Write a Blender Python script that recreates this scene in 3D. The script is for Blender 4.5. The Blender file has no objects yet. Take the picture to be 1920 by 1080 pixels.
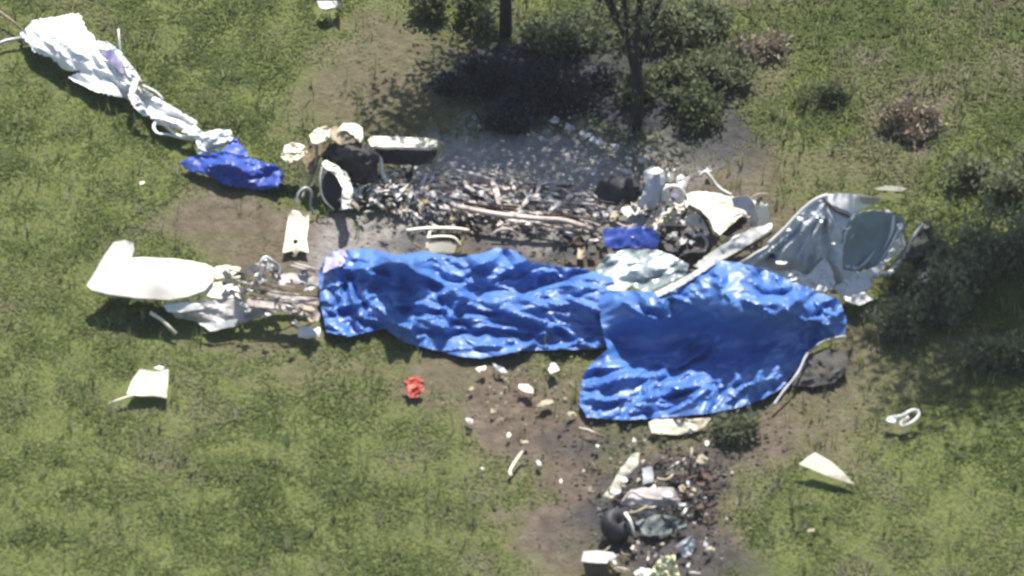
import bpy, bmesh, math, random
import numpy as np
from mathutils import Vector, Matrix, noise
from mathutils.geometry import delaunay_2d_cdt
R = math.radians
random.seed(7)
rng = np.random.default_rng(7)
S = bpy.context.scene
C = S.collection

# ------------------------------------------------------------------ camera, sky, sun, exposure
DIST, PITCH, WIDE = 90.0, R(40), 15.0
cam_d = bpy.data.cameras.new('camera')
cam = bpy.data.objects.new('camera', cam_d); C.objects.link(cam)
CAM = Vector((0, -DIST*math.cos(PITCH), DIST*math.sin(PITCH)))
cam.location = CAM
cam.rotation_euler = (math.pi/2-PITCH, 0, 0)
cam_d.sensor_width = 36; cam_d.lens = 36*DIST/WIDE
cam_d.clip_start = 1; cam_d.clip_end = 3000
cam_d.dof.use_dof = True                    # long lens, focus slightly behind the subject
FOCUS, BLUR = 140.0, 0.040
cam_d.dof.focus_distance = FOCUS
# blur circle on the subject plane = aperture*(1 - DIST/FOCUS)
cam_d.dof.aperture_fstop = (cam_d.lens/1000)/(BLUR/(1-DIST/FOCUS))
S.camera = cam
SUN_EL, SUN_DX, SUN_DY = R(59), -0.16, -0.987   # shadows fall towards the camera, a little left
w = bpy.data.worlds.new('World'); S.world = w; w.use_nodes = True
nt = w.node_tree; bg = nt.nodes['Background']
sky = nt.nodes.new('ShaderNodeTexSky'); sky.sky_type = 'NISHITA'; sky.sun_disc = False
sky.sun_elevation = SUN_EL
sun_to = Vector((-SUN_DX*math.cos(SUN_EL), -SUN_DY*math.cos(SUN_EL), math.sin(SUN_EL)))
sky.sun_rotation = math.atan2(sun_to.x, sun_to.y)
sky.air_density = 1.2; sky.dust_density = 1.5
nt.links.new(sky.outputs[0], bg.inputs[0]); bg.inputs[1].default_value = 0.085
sd = bpy.data.lights.new('sun', 'SUN'); sd.energy = 4.8; sd.angle = R(0.6); sd.color = (1, .955, .88)
sun = bpy.data.objects.new('sun', sd); C.objects.link(sun)
sun.rotation_euler = (-sun_to).to_track_quat('-Z', 'Y').to_euler(); sun.location = (0, 0, 40)
S.view_settings.view_transform = 'Standard'; S.view_settings.look = 'None'
S.view_settings.gamma = 1; S.view_settings.use_curve_mapping = False
S.view_settings.exposure = 0.72
S.cycles.use_denoising = True
S.cycles.max_bounces = 5; S.cycles.diffuse_bounces = 3; S.cycles.glossy_bounces = 2; S.cycles.transmission_bounces = 3; S.cycles.transparent_max_bounces = 4

# ------------------------------------------------------------------ projection: a point of the picture, taken at height z
U = Vector((0, math.sin(PITCH), math.cos(PITCH))); F = Vector((0, math.cos(PITCH), -math.sin(PITCH)))
def at(px, py, z=0.0):
    k = WIDE/1920/DIST
    d = F + Vector((1, 0, 0))*((px-960)*k) + U*((540-py)*k)
    t = (z-CAM.z)/d.z
    return CAM + d*t

# ------------------------------------------------------------------ materials
MATS = {}
def mat(name, col, rough=.6, metal=0., col2=None, scale=3., lo=.42, hi=.68, bump=.15, bscale=30., spec=.5, dirt=None, dscale=1.3, trans=0.):
    if name in MATS: return MATS[name]
    m = bpy.data.materials.new(name); m.use_nodes = True; MATS[name] = m
    n, l = m.node_tree.nodes, m.node_tree.links
    b = n['Principled BSDF']
    b.inputs['Roughness'].default_value = rough; b.inputs['Metallic'].default_value = metal
    b.inputs['Specular IOR Level'].default_value = spec
    tc = n.new('ShaderNodeTexCoord')
    def nz(sc, det=5):
        t = n.new('ShaderNodeTexNoise'); t.inputs['Scale'].default_value = sc; t.inputs['Detail'].default_value = det
        l.new(tc.outputs['Object'], t.inputs['Vector']); return t
    def mixin(src, c2, sc, lo, hi):
        t = nz(sc); r = n.new('ShaderNodeMapRange'); r.inputs[1].default_value = lo; r.inputs[2].default_value = hi
        l.new(t.outputs[0], r.inputs[0])
        mx = n.new('ShaderNodeMix'); mx.data_type = 'RGBA'
        l.new(r.outputs[0], mx.inputs[0])
        if isinstance(src, tuple): mx.inputs[6].default_value = (*src, 1)
        else: l.new(src, mx.inputs[6])
        mx.inputs[7].default_value = (*c2, 1)
        return mx.outputs[2]
    cur = mixin(col, col2 or tuple(c*.75 for c in col), scale, lo, hi)
    if dirt: cur = mixin(cur, dirt, dscale, .52, .7)
    l.new(cur, b.inputs['Base Color'])
    if bump:
        t = nz(bscale); bp = n.new('ShaderNodeBump'); bp.inputs['Strength'].default_value = bump; bp.inputs['Distance'].default_value = .02
        l.new(t.outputs[0], bp.inputs['Height']); l.new(bp.outputs[0], b.inputs['Normal'])
    if trans: b.inputs['Transmission Weight'].default_value = trans
    return m
def ridged_bump(m, scale, dist, strength):
    """fine creases of plastic sheeting: a ridged noise drives the bump"""
    n, l = m.node_tree.nodes, m.node_tree.links; bp = [x for x in n if x.type == 'BUMP'][0]
    tc = [x for x in n if x.type == 'TEX_COORD'][0]; mp = n.new('ShaderNodeMapping'); mp.inputs['Rotation'].default_value = (0, 0, .5); mp.inputs['Scale'].default_value = (.7, 1.5, 1)
    l.new(tc.outputs['Object'], mp.inputs[0]); t = n.new('ShaderNodeTexNoise'); t.noise_type = 'RIDGED_MULTIFRACTAL'
    t.inputs['Scale'].default_value = scale; t.inputs['Detail'].default_value = 3; t.inputs['Distortion'].default_value = .7; t.inputs['Roughness'].default_value = .35
    l.new(mp.outputs[0], t.inputs['Vector']); b2 = n.new('ShaderNodeBump'); b2.inputs['Strength'].default_value = strength; b2.inputs['Distance'].default_value = dist
    l.new(t.outputs[0], b2.inputs['Height']); l.new(b2.outputs[0], bp.inputs['Normal'])
WHITE = mat('white_paint', (.8, .78, .72), .4, col2=(.72, .7, .64), dirt=(.4, .37, .32), dscale=1.6)
CLEAN = mat('clean_white_skin', (.74, .73, .69), .4, col2=(.68, .67, .62), scale=1.2, bump=.05)
WINGM = mat('wing_paint', (.6, .585, .535), .45, col2=(.52, .5, .45), scale=1.6, dirt=(.42, .4, .35), dscale=1.3)
CREAM = mat('cream_paint', (.8, .75, .58), .45, col2=(.68, .63, .48), dirt=(.33, .29, .22), dscale=3)
CLOTH = mat('white_cloth', (.84, .84, .83), .8, col2=(.76, .77, .78), dirt=(.55, .55, .54), dscale=1.1)
BLUE = mat('blue_tarpaulin', (.048, .155, .47), .48, col2=(.034, .12, .4), scale=1.5, bump=.2, bscale=16, spec=1., dirt=(.07, .19, .5), dscale=1.9)
ridged_bump(BLUE, 2.4, .10, .7); ridged_bump(CLOTH, 3.5, .05, .6); ridged_bump(CLEAN, 1.2, .02, .3)
ROYAL = mat('royal_blue_cloth', (.035, .085, .4), .45, col2=(.02, .045, .27), scale=4)
NAVY = mat('navy_stripe', (.07, .06, .2), .5, col2=(.03, .03, .1))
GREYM = mat('bare_metal', (.5, .5, .5), .45, .35, col2=(.28, .27, .26), scale=5, dirt=(.13, .11, .1), dscale=4)
ASHM = mat('ash_coated_metal', (.56, .52, .5), .75, .1, col2=(.4, .37, .345), scale=6, dirt=(.22, .2, .185), dscale=5)
BURNT = mat('burnt_metal', (.045, .043, .05), .7, .2, col2=(.015, .015, .018), scale=5, dirt=(.12, .1, .09), dscale=4)
BLACKM = mat('black_rubber', (.022, .022, .026), .6, col2=(.012, .012, .014))
ASHD = mat('grey_ash_flakes', (.62, .57, .53), .9, col2=(.42, .39, .37), scale=5, dirt=(.28, .255, .24), dscale=3)
RUST = mat('rusty_metal', (.11, .068, .052), .85, .1, col2=(.055, .036, .03), scale=7)
TANM = mat('tan_lining', (.42, .36, .25), .8, col2=(.2, .16, .1), scale=5, dirt=(.07, .06, .05), dscale=4)
PINKM = mat('scorched_spar_metal', (.58, .5, .46), .7, .1, col2=(.38, .32, .29), scale=5, dirt=(.14, .11, .1), dscale=3)
SILVER = mat('silvery_skin', (.62, .64, .67), .42, .15, col2=(.5, .52, .55), scale=2.2, dirt=(.36, .37, .38), dscale=2.5)
ridged_bump(SILVER, 3, .06, .6)
RED = mat('red_plastic', (.5, .085, .05), .5, col2=(.32, .04, .03))
TEAL = mat('tinted_window', (.24, .30, .315), .45, col2=(.17, .225, .24), scale=1.5, bump=.02, spec=.4)
SKIN = mat('fuselage_paint', (.5, .51, .55), .55, col2=(.36, .37, .41), scale=2.2, dirt=(.2, .2, .2), dscale=2.2)
YEL = mat('pale_yellow_foam', (.7, .69, .45), .8, col2=(.62, .6, .38), scale=6)
BARK = mat('bark', (.016, .016, .015), .9, col2=(.035, .033, .03), scale=8, bump=.6, bscale=20)
STONE = mat('dark_soil_lump', (.09, .085, .075), .95, col2=(.05, .05, .045), scale=6, bump=.6)
STRAW = mat('dry_stalks', (.3, .24, .17), .9, col2=(.17, .13, .09), scale=9)

# ------------------------------------------------------------------ object helpers
def tag(o, label=None, cat=None, group=None, kind=None):
    if label: o['label'] = label
    if cat: o['category'] = cat
    if group: o['group'] = group
    if kind: o['kind'] = kind
    return o
def thing(name, px, py, z, label, cat, group=None):
    o = bpy.data.objects.new(name, None); C.objects.link(o); o.empty_display_size = .2
    o.location = at(px, py, z)
    return tag(o, label, cat, group)
def link(name, bm, m, parent=None, smooth=True):
    me = bpy.data.meshes.new(name); bm.to_mesh(me); bm.free()
    if smooth: me.shade_smooth()
    return place(name, me, m, parent)
def place(name, me, m, parent=None):
    """links a mesh whose coordinates are world ones; its origin goes to its own centre (or to its parent's frame)"""
    if m and not me.materials: me.materials.append(m)
    o = bpy.data.objects.new(name, me); C.objects.link(o)
    n = len(me.vertices)
    co = np.empty(n*3); me.vertices.foreach_get('co', co); co = co.reshape(-1, 3)
    c = Vector(((co[:, 0].min()+co[:, 0].max())/2, (co[:, 1].min()+co[:, 1].max())/2, co[:, 2].min()))
    me.transform(Matrix.Translation(-c))
    if parent is not None:
        base = parent.location.copy()
        if parent.parent is not None: base += parent.parent.location
        o.parent = parent; o.location = c-base
    else: o.location = c
    return o

def tps(pts, vals, lam=1e-3):
    P = np.array(pts, float)/100; n = len(P)
    d = np.linalg.norm(P[:, None]-P[None], axis=2)
    K = np.where(d > 0, d*d*np.log(d+1e-12), 0)+lam*np.eye(n)
    A = np.zeros((n+3, n+3)); A[:n, :n] = K; A[:n, n] = 1; A[:n, n+1:] = P; A[n, :n] = 1; A[n+1:, :n] = P.T
    sol = np.linalg.lstsq(A, np.concatenate([vals, [0, 0, 0]]), rcond=None)[0]
    def f(Q):
        Q = np.array(Q, float)/100
        d = np.linalg.norm(Q[:, None]-P[None], axis=2)
        return np.where(d > 0, d*d*np.log(d+1e-12), 0)@sol[:n]+sol[n]+Q@sol[n+1:]
    return f
def fold(v, s, seed, p=1.0):
    return 1-abs(noise.noise(Vector((v[0]*s+seed*7.3, v[1]*s-seed*3.1, seed*1.7))))*2
def crumple(px, py, amp, seed, size, ang=0, st=1.0):
    """folds of about SIZE picture units; sharp crests, in the sheet's own plan"""
    c, s_ = math.cos(ang), math.sin(ang)
    x = (px*c+py*1.4*s_)/size/st; y = (-px*s_+py*1.4*c)/size
    wx = noise.noise(Vector((x*.7, y*.7, seed)))*.7; wy = noise.noise(Vector((x*.7, y*.7, seed+9)))*.7
    a = fold((x+wx, y+wy), 1, seed)
    b = fold((x*2.3+wy, y*2.3-wx), 1, seed+3)
    d = noise.noise(Vector((x*5, y*5, seed+5)))
    return amp*(a*.75+b*.38+d*.12-.35)
def fl(pts, k):
    """the same outline lying flatter: heights drawn towards their mean"""
    m = sum(p[2] for p in pts)/len(pts)
    return [(p[0], p[1], m+(p[2]-m)*k) for p in pts]
def tri(v): return abs((v % 2.)-1)*2-1
def facets(px, py, amp, seed, size, ang=0, st=1.):
    """flat facets meeting in sharp creases: triangle waves along several warped directions"""
    v = 0; c, s_ = math.cos(ang), math.sin(ang)
    x = (px*c+py*1.3*s_)/size/st; y = (-px*s_+py*1.3*c)/size
    for k, (t, f_, a_) in enumerate(((.1, .55, 1.), (1.5, .8, .7), (.75, 1.3, .5), (2.4, 1.5, .45), (.3, 2.6, .22), (1.9, 3., .18))):
        wq = noise.noise(Vector((x*.45+k*5.1, y*.45, seed)))*1.5
        m_ = max(0, .55+noise.noise(Vector((x*.5+k*3.3, y*.5, seed+4)))*1.2)
        v += a_*m_*tri((x*math.sin(t)+y*math.cos(t))*f_+wq+k*.37)
    return amp*v
def sheet(name, outline, m, parent=None, ctrl=(), step=9, thick=.012, rag=1.0, amp=0., size=40, seed=1, ang=0, st=1., holes=(), zmin=.015, wave=0, down=False, smooth=True, lam=1e-3, lines=(), fac=0, sharp=50):
    """A sheet of given outline (picture x, picture y, height) and thickness, its height running smoothly through OUTLINE and CTRL, creased by AMP."""
    rnd = random.Random(seed*131+len(outline)+int(outline[0][0]))
    f = tps([(p[0], p[1]) for p in list(outline)+list(ctrl)], np.array([p[2] for p in list(outline)+list(ctrl)], float), lam)
    def dens(loop):
        out = []
        for i in range(len(loop)):
            a, b = loop[i], loop[(i+1) % len(loop)]
            L = math.hypot(b[0]-a[0], b[1]-a[1]); k = max(1, int(L/step))
            for j in range(k):
                t = j/k; x = a[0]+(b[0]-a[0])*t; y = a[1]+(b[1]-a[1])*t
                jit = rag if j else rag*.3
                out.append((x+rnd.uniform(-jit, jit), y+rnd.uniform(-jit, jit)))
        return out
    loops = [dens(outline)]+[dens(h) for h in holes]
    vs = []; edges = []; 
    for lp in loops:
        b0 = len(vs); vs += lp
        edges += [(b0+i, b0+(i+1) % len(lp)) for i in range(len(lp))]
    nb = len(loops[0])
    poly = np.array(loops[0]); 
    def inside(x, y, P):
        x1, y1 = P[:, 0], P[:, 1]; x2, y2 = np.roll(x1, -1), np.roll(y1, -1)
        cnd = (y1 > y) != (y2 > y)
        with np.errstate(divide='ignore', invalid='ignore'):
            xi = (x2-x1)*(y-y1)/(y2-y1)+x1
        return np.count_nonzero(cnd & (x < xi)) % 2 == 1
    bnd = np.array(vs)
    x0, x1, y0, y1 = poly[:, 0].min(), poly[:, 0].max(), poly[:, 1].min(), poly[:, 1].max()
    HP = [np.array(l) for l in loops[1:]]
    yy = y0+step*.5; row = 0
    while yy < y1:
        xx = x0+step*(.5 if row % 2 else .1)
        while xx < x1:
            q = (xx+rnd.uniform(-.25, .25)*step, yy+rnd.uniform(-.25, .25)*step)
            if inside(q[0], q[1], poly) and not any(inside(q[0], q[1], h) for h in HP):
                if np.min((bnd[:, 0]-q[0])**2+(bnd[:, 1]-q[1])**2) > (step*.45)**2: vs.append(q)
            xx += step
        yy += step*.85; row += 1
    res = delaunay_2d_cdt([Vector((v[0], -v[1])) for v in vs], edges, [], 0, 1e-4)
    co, tris = res[0], res[2]
    zs = f([(c[0], -c[1]) for c in co])
    bm = bmesh.new(); bv = []
    if len(lines):
        Q = np.array([(c[0], -c[1]*1.25) for c in co]); wob = np.array([(noise.noise(Vector((c[0]*.03, c[1]*.04, 3.3)))*9, noise.noise(Vector((c[0]*.03, c[1]*.04, 8.3)))*9) for c in co]); Q = Q+wob
        for x1, y1, x2, y2, a_, w_ in lines:
            A_ = np.array((x1, y1*1.25)); D_ = np.array((x2-x1, (y2-y1)*1.25)); t_ = np.clip(((Q-A_)@D_)/(D_@D_), 0, 1)
            dd = np.linalg.norm(Q-A_-t_[:, None]*D_, axis=1)
            zs = zs+a_*np.clip(1-dd/w_, 0, 1)**1.25*np.sin(np.pi*(.12+.76*t_))
    for c, z in zip(co, zs):
        px, py = c[0], -c[1]
        if amp: z += crumple(px, py, amp, seed, size, ang, st)
        if fac: z += facets(px, py, fac, seed, size, ang, st)
        if wave: z += wave*math.sin(px*.13+py*.05+seed)
        bv.append(bm.verts.new(at(px, py, max(zmin, z))))
    for t in tris:
        cx = sum(co[i][0] for i in t)/3; cy = -sum(co[i][1] for i in t)/3
        if inside(cx, cy, poly) and not any(inside(cx, cy, h) for h in HP):
            try: bm.faces.new([bv[i] for i in t])
            except ValueError: pass
    for v in [v for v in bm.verts if not v.link_faces]: bm.verts.remove(v)
    bm.normal_update()
    for fc in bm.faces:
        if fc.normal.dot(CAM-fc.calc_center_median()) < 0: fc.normal_flip()
    bm.normal_update()
    # thickness: a second skin behind the first, joined at the rim
    tops = list(bm.faces); rim = [e for e in bm.edges if len(e.link_faces) == 1]
    low = {}
    for v in list(bm.verts):
        n_ = Vector((0, 0, 1)) if down else v.normal
        p = v.co-n_*thick
        if p.z < .003: p.z = .003
        low[v] = bm.verts.new(p)
    for fc in tops: bm.faces.new([low[v] for v in reversed(fc.verts[:])])
    for e in rim:
        a, b = e.verts; lf = e.link_faces[0]
        for lp in lf.loops:
            if lp.edge == e: a, b = lp.vert, lp.link_loop_next.vert
        bm.faces.new([b, a, low[a], low[b]])
    o = link(name, bm, m, parent, smooth)
    if smooth:
        try: o.data.set_sharp_from_angle(angle=R(sharp))
        except Exception: pass
    return o

def creases(n, box, ang, spread, seed, a=(.03, .1), L=(40, 120), w=(8, 20)):
    """random straight folds, crests and troughs, in a picture box"""
    r = random.Random(seed); out = []
    for i in range(n):
        x, y = r.uniform(box[0], box[2]), r.uniform(box[1], box[3]); t = ang+r.gauss(0, spread); l_ = r.uniform(*L)/2; k = r.random()
        out.append((x-l_*math.cos(t), y-l_*.8*math.sin(t), x+l_*math.cos(t), y+l_*.8*math.sin(t), (a[0]+(a[1]-a[0])*k*k)*(1 if r.random() < .68 else -.8), w[0]+(w[1]-w[0])*k))
    return out
def tube(name, pts, r, m, parent=None, seg=7, flat=1.0, closed=False):
    """a bent tube through picture points (x, y, height); r one radius or one per point"""
    P = [at(*p) for p in pts]
    return wtube(name, P, r, m, parent, seg, flat, closed)
def sweep(bm, P, r, seg=7, flat=1.0, closed=False):
    n = len(P); rs = r if isinstance(r, (list, tuple)) else [r]*n
    rings = []; up0 = Vector((.13, .21, 1)).normalized()
    for i in range(n):
        if closed: d = P[(i+1) % n]-P[i-1]
        else: d = P[min(n-1, i+1)]-P[max(0, i-1)]
        if d.length < 1e-6: d = Vector((1, 0, 0))
        d.normalize()
        a = d.cross(up0)
        if a.length < .05: a = d.cross(Vector((1, 0, 0)))
        a.normalize(); b = a.cross(d).normalized()
        rings.append([bm.verts.new(P[i]+a*math.cos(t)*rs[i]+b*math.sin(t)*rs[i]*flat) for t in [2*math.pi*k/seg for k in range(seg)]])
    for i in range(n if closed else n-1):
        A, B = rings[i], rings[(i+1) % n]
        for k in range(seg): bm.faces.new([A[k], A[(k+1) % seg], B[(k+1) % seg], B[k]])
    if not closed:
        bm.faces.new(rings[0][::-1]); bm.faces.new(rings[-1])
def wtube(name, P, r, m, parent=None, seg=7, flat=1.0, closed=False):
    bm = bmesh.new(); sweep(bm, P, r, seg, flat, closed)
    bmesh.ops.recalc_face_normals(bm, faces=bm.faces)
    return link(name, bm, m, parent)
def smooth_path(pts, k=4):
    out = []; n = len(pts); V = [np.array(p, float) for p in pts]
    for i in range(n-1):
        p0, p1, p2, p3 = V[max(0, i-1)], V[i], V[i+1], V[min(n-1, i+2)]
        for j in range(k):
            t = j/k
            out.append(tuple(.5*((2*p1)+(-p0+p2)*t+(2*p0-5*p1+4*p2-p3)*t*t+(-p0+3*p1-3*p2+p3)*t**3)))
    out.append(tuple(V[-1])); return out
def ring(px, py, z, rx, ry, n=14, a0=0, a1=2*math.pi, dz=0):
    """picture ellipse, dz = how much higher its top stands than its bottom"""
    return [(px+rx*math.cos(a0+(a1-a0)*i/n), py+ry*math.sin(a0+(a1-a0)*i/n), z-dz*.5*math.sin(a0+(a1-a0)*i/n)) for i in range(n if abs(a1-a0-2*math.pi) < 1e-6 else n+1)]
def shard(name, px, py, w, h, z, m, parent=None, seed=1, ang=0, n=0, thick=.012, amp=.02, tilt=0):
    rnd = random.Random(seed*17+int(px)); ol = []; n = n or rnd.choice((5, 6, 6, 7))
    for i in range(n):
        a = 2*math.pi*i/n+rnd.uniform(-.42, .42); k = rnd.uniform(.42, 1.18)
        x, y = w/2*k*math.cos(a), h/2*k*math.sin(a)
        x, y = x*math.cos(ang)-y*math.sin(ang), x*math.sin(ang)+y*math.cos(ang)
        ol.append((px+x, py+y, z+rnd.uniform(-.02, .02)-tilt*y/max(h, 1)))
    return sheet(name, ol, m, parent, step=max(4, min(w, h)/3), thick=thick, rag=.6, amp=amp, size=max(8, w*.5), seed=seed)

# ------------------------------------------------------------------ ground: where the grass is worn, burnt, buried in ash or painted shade-dark
def blob(x, y, cx, cy, rx, ry, soft=.35, ang=0):
    c, s_ = math.cos(ang), math.sin(ang)
    u = ((x-cx)*c+(y-cy)*s_)/rx; v = (-(x-cx)*s_+(y-cy)*c)/ry
    d = np.sqrt(u*u+v*v)
    return np.clip((1+soft-d)/(2*soft), 0, 1)
DIRT = [(830,440,300,50,1),(600,440,90,60,1),(1260,400,190,90,1),(470,470,90,40,.8),(1180,500,140,40,1),(430,410,150,55,.9),(720,150,130,130,.75),(660,260,120,60,.6),(620,700,140,60,.5),(860,700,110,60,.8),(960,760,130,110,1),(1060,900,90,220,1),(985,860,80,130,.55),(1230,960,170,170,1),(1380,820,170,90,.95),
        (1520,760,150,80,.75),(1700,700,200,60,.5),(1400,330,130,110,.85),(1450,480,150,90,.8),(1700,215,55,45,.9),(480,640,150,30,.6),(560,480,130,90,.9),(1440,160,60,50,.5),(1610,640,70,60,.7),(1800,660,140,40,.4),(1560,330,90,60,.5)]
ASH = [(980,330,220,90,1),(830,380,140,70,.9),(1090,420,120,60,.8),(720,440,150,50,.7),(640,430,90,60,.7),(1240,300,140,70,.55),(900,260,90,50,.7)]
CHAR_SHADE = [(1000,150,165,88,1.3),(1190,205,150,50,1.1),(1330,235,130,85,.85),(1120,120,90,60,.9),(1190,960,90,60,1),(1240,925,120,80,.8),(1260,1030,160,50,.7),(1310,880,70,60,.6),(1120,810,80,30,.5),(1260,420,120,60,.8),(640,310,80,50,.7),(820,440,130,25,.7),(1060,470,120,30,.8),(900,80,70,70,.5),(1530,690,60,30,.5)]  # ellipses round the top trees also paint in deep shade; the rest are burnt
def px_of(x, y):
    """ground point -> picture coordinates (arrays)"""
    dx = x; dy = y-CAM.y; dz = -CAM.z
    dep = dy*F.y+dz*F.z; k = DIST*1920/WIDE/dep
    return 960+dx*k, 540-(dy*U.y+dz*U.z)*k
def vnoise(x, y, s, seed):
    """smooth value noise on arrays"""
    r = np.random.default_rng(seed).random((64, 64))
    X, Y = x*s+seed*3.7, y*s+seed*1.9
    xi, yi = np.floor(X).astype(int), np.floor(Y).astype(int); fx, fy = X-xi, Y-yi
    fx = fx*fx*(3-2*fx); fy = fy*fy*(3-2*fy)
    g = lambda a, b: r[a % 64, b % 64]
    return (g(xi, yi)*(1-fx)+g(xi+1, yi)*fx)*(1-fy)+(g(xi, yi+1)*(1-fx)+g(xi+1, yi+1)*fx)*fy
def fbm(x, y, s, seed, o=4):
    v = 0; a = .5
    for i in range(o): v = v+a*vnoise(x, y, s*2**i, seed+i); a *= .5
    return v/(1-.5**o)
def zones(x, y):
    px, py = px_of(x, y)
    wx = (fbm(x, y, .9, 11)-.5)*170; wy = (fbm(x, y, .9, 21)-.5)*130
    fx = (fbm(x, y, 3, 31, 5)-.5)*110
    px, py = px+wx+fx, py+wy+fx*.6
    def u(L):
        v = np.zeros_like(x)
        for cx, cy, rx, ry, k in L: v = np.maximum(v, k*blob(px, py, cx, cy, rx, ry))
        return v
    return u(DIRT), u(ASH), np.clip(u(CHAR_SHADE), 0, 1)
def hgt(x, y):
    d = np.clip(1-np.hypot(x/14, y/14), 0, 1)
    return (fbm(x, y, .5, 41)-.55)*.10*np.sqrt(d)+(fbm(x, y, 3, 51, 3)-.5)*.03*np.sqrt(d)-.03
def axis(n, half, far):
    a = np.linspace(-half, half, n); e = half*np.exp(np.linspace(0, math.log(far/half), 18))[1:]
    return np.concatenate([-e[::-1], a, e])
gx = axis(250, 11, 900); gy = axis(250, 11, 900)
X, Y = np.meshgrid(gx, gy, indexing='ij'); xf, yf = X.ravel(), Y.ravel()
co = np.stack([xf, yf, hgt(xf, yf)], 1)
nx, ny = len(gx), len(gy)
ii, jj = np.meshgrid(np.arange(nx-1), np.arange(ny-1), indexing='ij'); a = (ii*ny+jj).ravel()
quads = np.stack([a, a+ny, a+ny+1, a+1], 1)
def fast_mesh(name, co, faces, smooth=True):
    me = bpy.data.meshes.new(name); nf, k = faces.shape
    me.vertices.add(len(co)); me.vertices.foreach_set('co', co.astype(np.float32).ravel())
    me.loops.add(nf*k); me.loops.foreach_set('vertex_index', faces.astype(np.int32).ravel())
    me.polygons.add(nf); me.polygons.foreach_set('loop_start', np.arange(0, nf*k, k, dtype=np.int32))
    me.update(calc_edges=True)
    if smooth: me.shade_smooth()
    return me
me = fast_mesh('ground', co, quads)
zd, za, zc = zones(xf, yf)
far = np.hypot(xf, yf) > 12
for nm, v in (('dirt', zd), ('ash', za), ('char_shade', zc)):
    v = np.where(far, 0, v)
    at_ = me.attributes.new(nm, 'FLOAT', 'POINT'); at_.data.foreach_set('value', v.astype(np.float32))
ground = bpy.data.objects.new('ground', me); C.objects.link(ground); tag(ground, kind='structure')
gm = bpy.data.materials.new('ground_soil_and_turf'); gm.use_nodes = True; me.materials.append(gm)
n, l = gm.node_tree.nodes, gm.node_tree.links; b = n['Principled BSDF']; b.inputs['Roughness'].default_value = .95; b.inputs['Specular IOR Level'].default_value = .15
tc = n.new('ShaderNodeTexCoord')
def gnoise(sc, det=6):
    t = n.new('ShaderNodeTexNoise'); t.inputs['Scale'].default_value = sc; t.inputs['Detail'].default_value = det
    l.new(tc.outputs['Object'], t.inputs['Vector']); return t.outputs[0]
def gramp(fac, stops):
    r = n.new('ShaderNodeValToRGB'); l.new(fac, r.inputs[0])
    for i, (p, c) in enumerate(stops):
        e = r.color_ramp.elements[i] if i < 2 else r.color_ramp.elements.new(p)
        e.position = p; e.color = (*c, 1)
    return r.outputs[0]
def gmix(fac, a_, b_):
    m_ = n.new('ShaderNodeMix'); m_.data_type = 'RGBA'; l.new(fac, m_.inputs[0]); l.new(a_, m_.inputs[6]); l.new(b_, m_.inputs[7]); return m_.outputs[2]
def gattr(nm):
    t = n.new('ShaderNodeAttribute'); t.attribute_name = nm; return t.outputs['Fac']
turf = gramp(gnoise(2.2), [(.3, (.10, .118, .04)), (.7, (.132, .152, .05))])
soil = gramp(gnoise(5), [(.3, (.08, .061, .046)), (.55, (.125, .099, .076)), (.75, (.17, .138, .108))])
ashc = gramp(gnoise(9), [(.3, (.21, .2, .195)), (.55, (.29, .278, .27)), (.75, (.38, .365, .352))])
charshadec = gramp(gnoise(6), [(.3, (.022, .025, .03)), (.7, (.06, .06, .065))])  # near-black for burnt soil and for the painted tree shade
c_ = gmix(gattr('dirt'), turf, soil); c_ = gmix(gattr('ash'), c_, ashc); c_ = gmix(gattr('char_shade'), c_, charshadec)
l.new(c_, b.inputs['Base Color'])
bp = n.new('ShaderNodeBump'); bp.inputs['Strength'].default_value = .8; bp.inputs['Distance'].default_value = .06
l.new(gnoise(14), bp.inputs['Height']); l.new(bp.outputs[0], b.inputs['Normal'])

# ------------------------------------------------------------------ grass (stuff): blades in clumps, thinned on worn soil and under the wreckage
CLEAR = []   # picture ellipses without blades (things lie there)
def clear(px, py, rx, ry): CLEAR.append((px, py, rx*.72, ry*.66))
def blade_material(name, stops, trans=.25):
    m = bpy.data.materials.new(name); m.use_nodes = True; n, l = m.node_tree.nodes, m.node_tree.links
    b = n['Principled BSDF']; b.inputs['Roughness'].default_value = .75; b.inputs['Specular IOR Level'].default_value = .25
    t = n.new('ShaderNodeAttribute'); t.attribute_name = 'tone'
    r = n.new('ShaderNodeValToRGB'); l.new(t.outputs['Fac'], r.inputs[0])
    for i, (p, c) in enumerate(stops):
        e = r.color_ramp.elements[i] if i < 2 else r.color_ramp.elements.new(p)
        e.position = p; e.color = (*c, 1)
    l.new(r.outputs[0], b.inputs['Base Color'])
    tr = n.new('ShaderNodeBsdfTranslucent'); l.new(r.outputs[0], tr.inputs[0])
    mx = n.new('ShaderNodeMixShader'); mx.inputs[0].default_value = trans
    l.new(b.outputs[0], mx.inputs[1]); l.new(tr.outputs[0], mx.inputs[2]); l.new(mx.outputs[0], n['Material Output'].inputs[0])
    return m
GRASS = blade_material('grass_blades', [(0, (.11, .14, .048)), (.25, (.134, .174, .056)), (.5, (.16, .205, .066)), (.72, (.196, .236, .088)), (.88, (.245, .255, .13)), (1, (.31, .30, .19))], .5)
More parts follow.
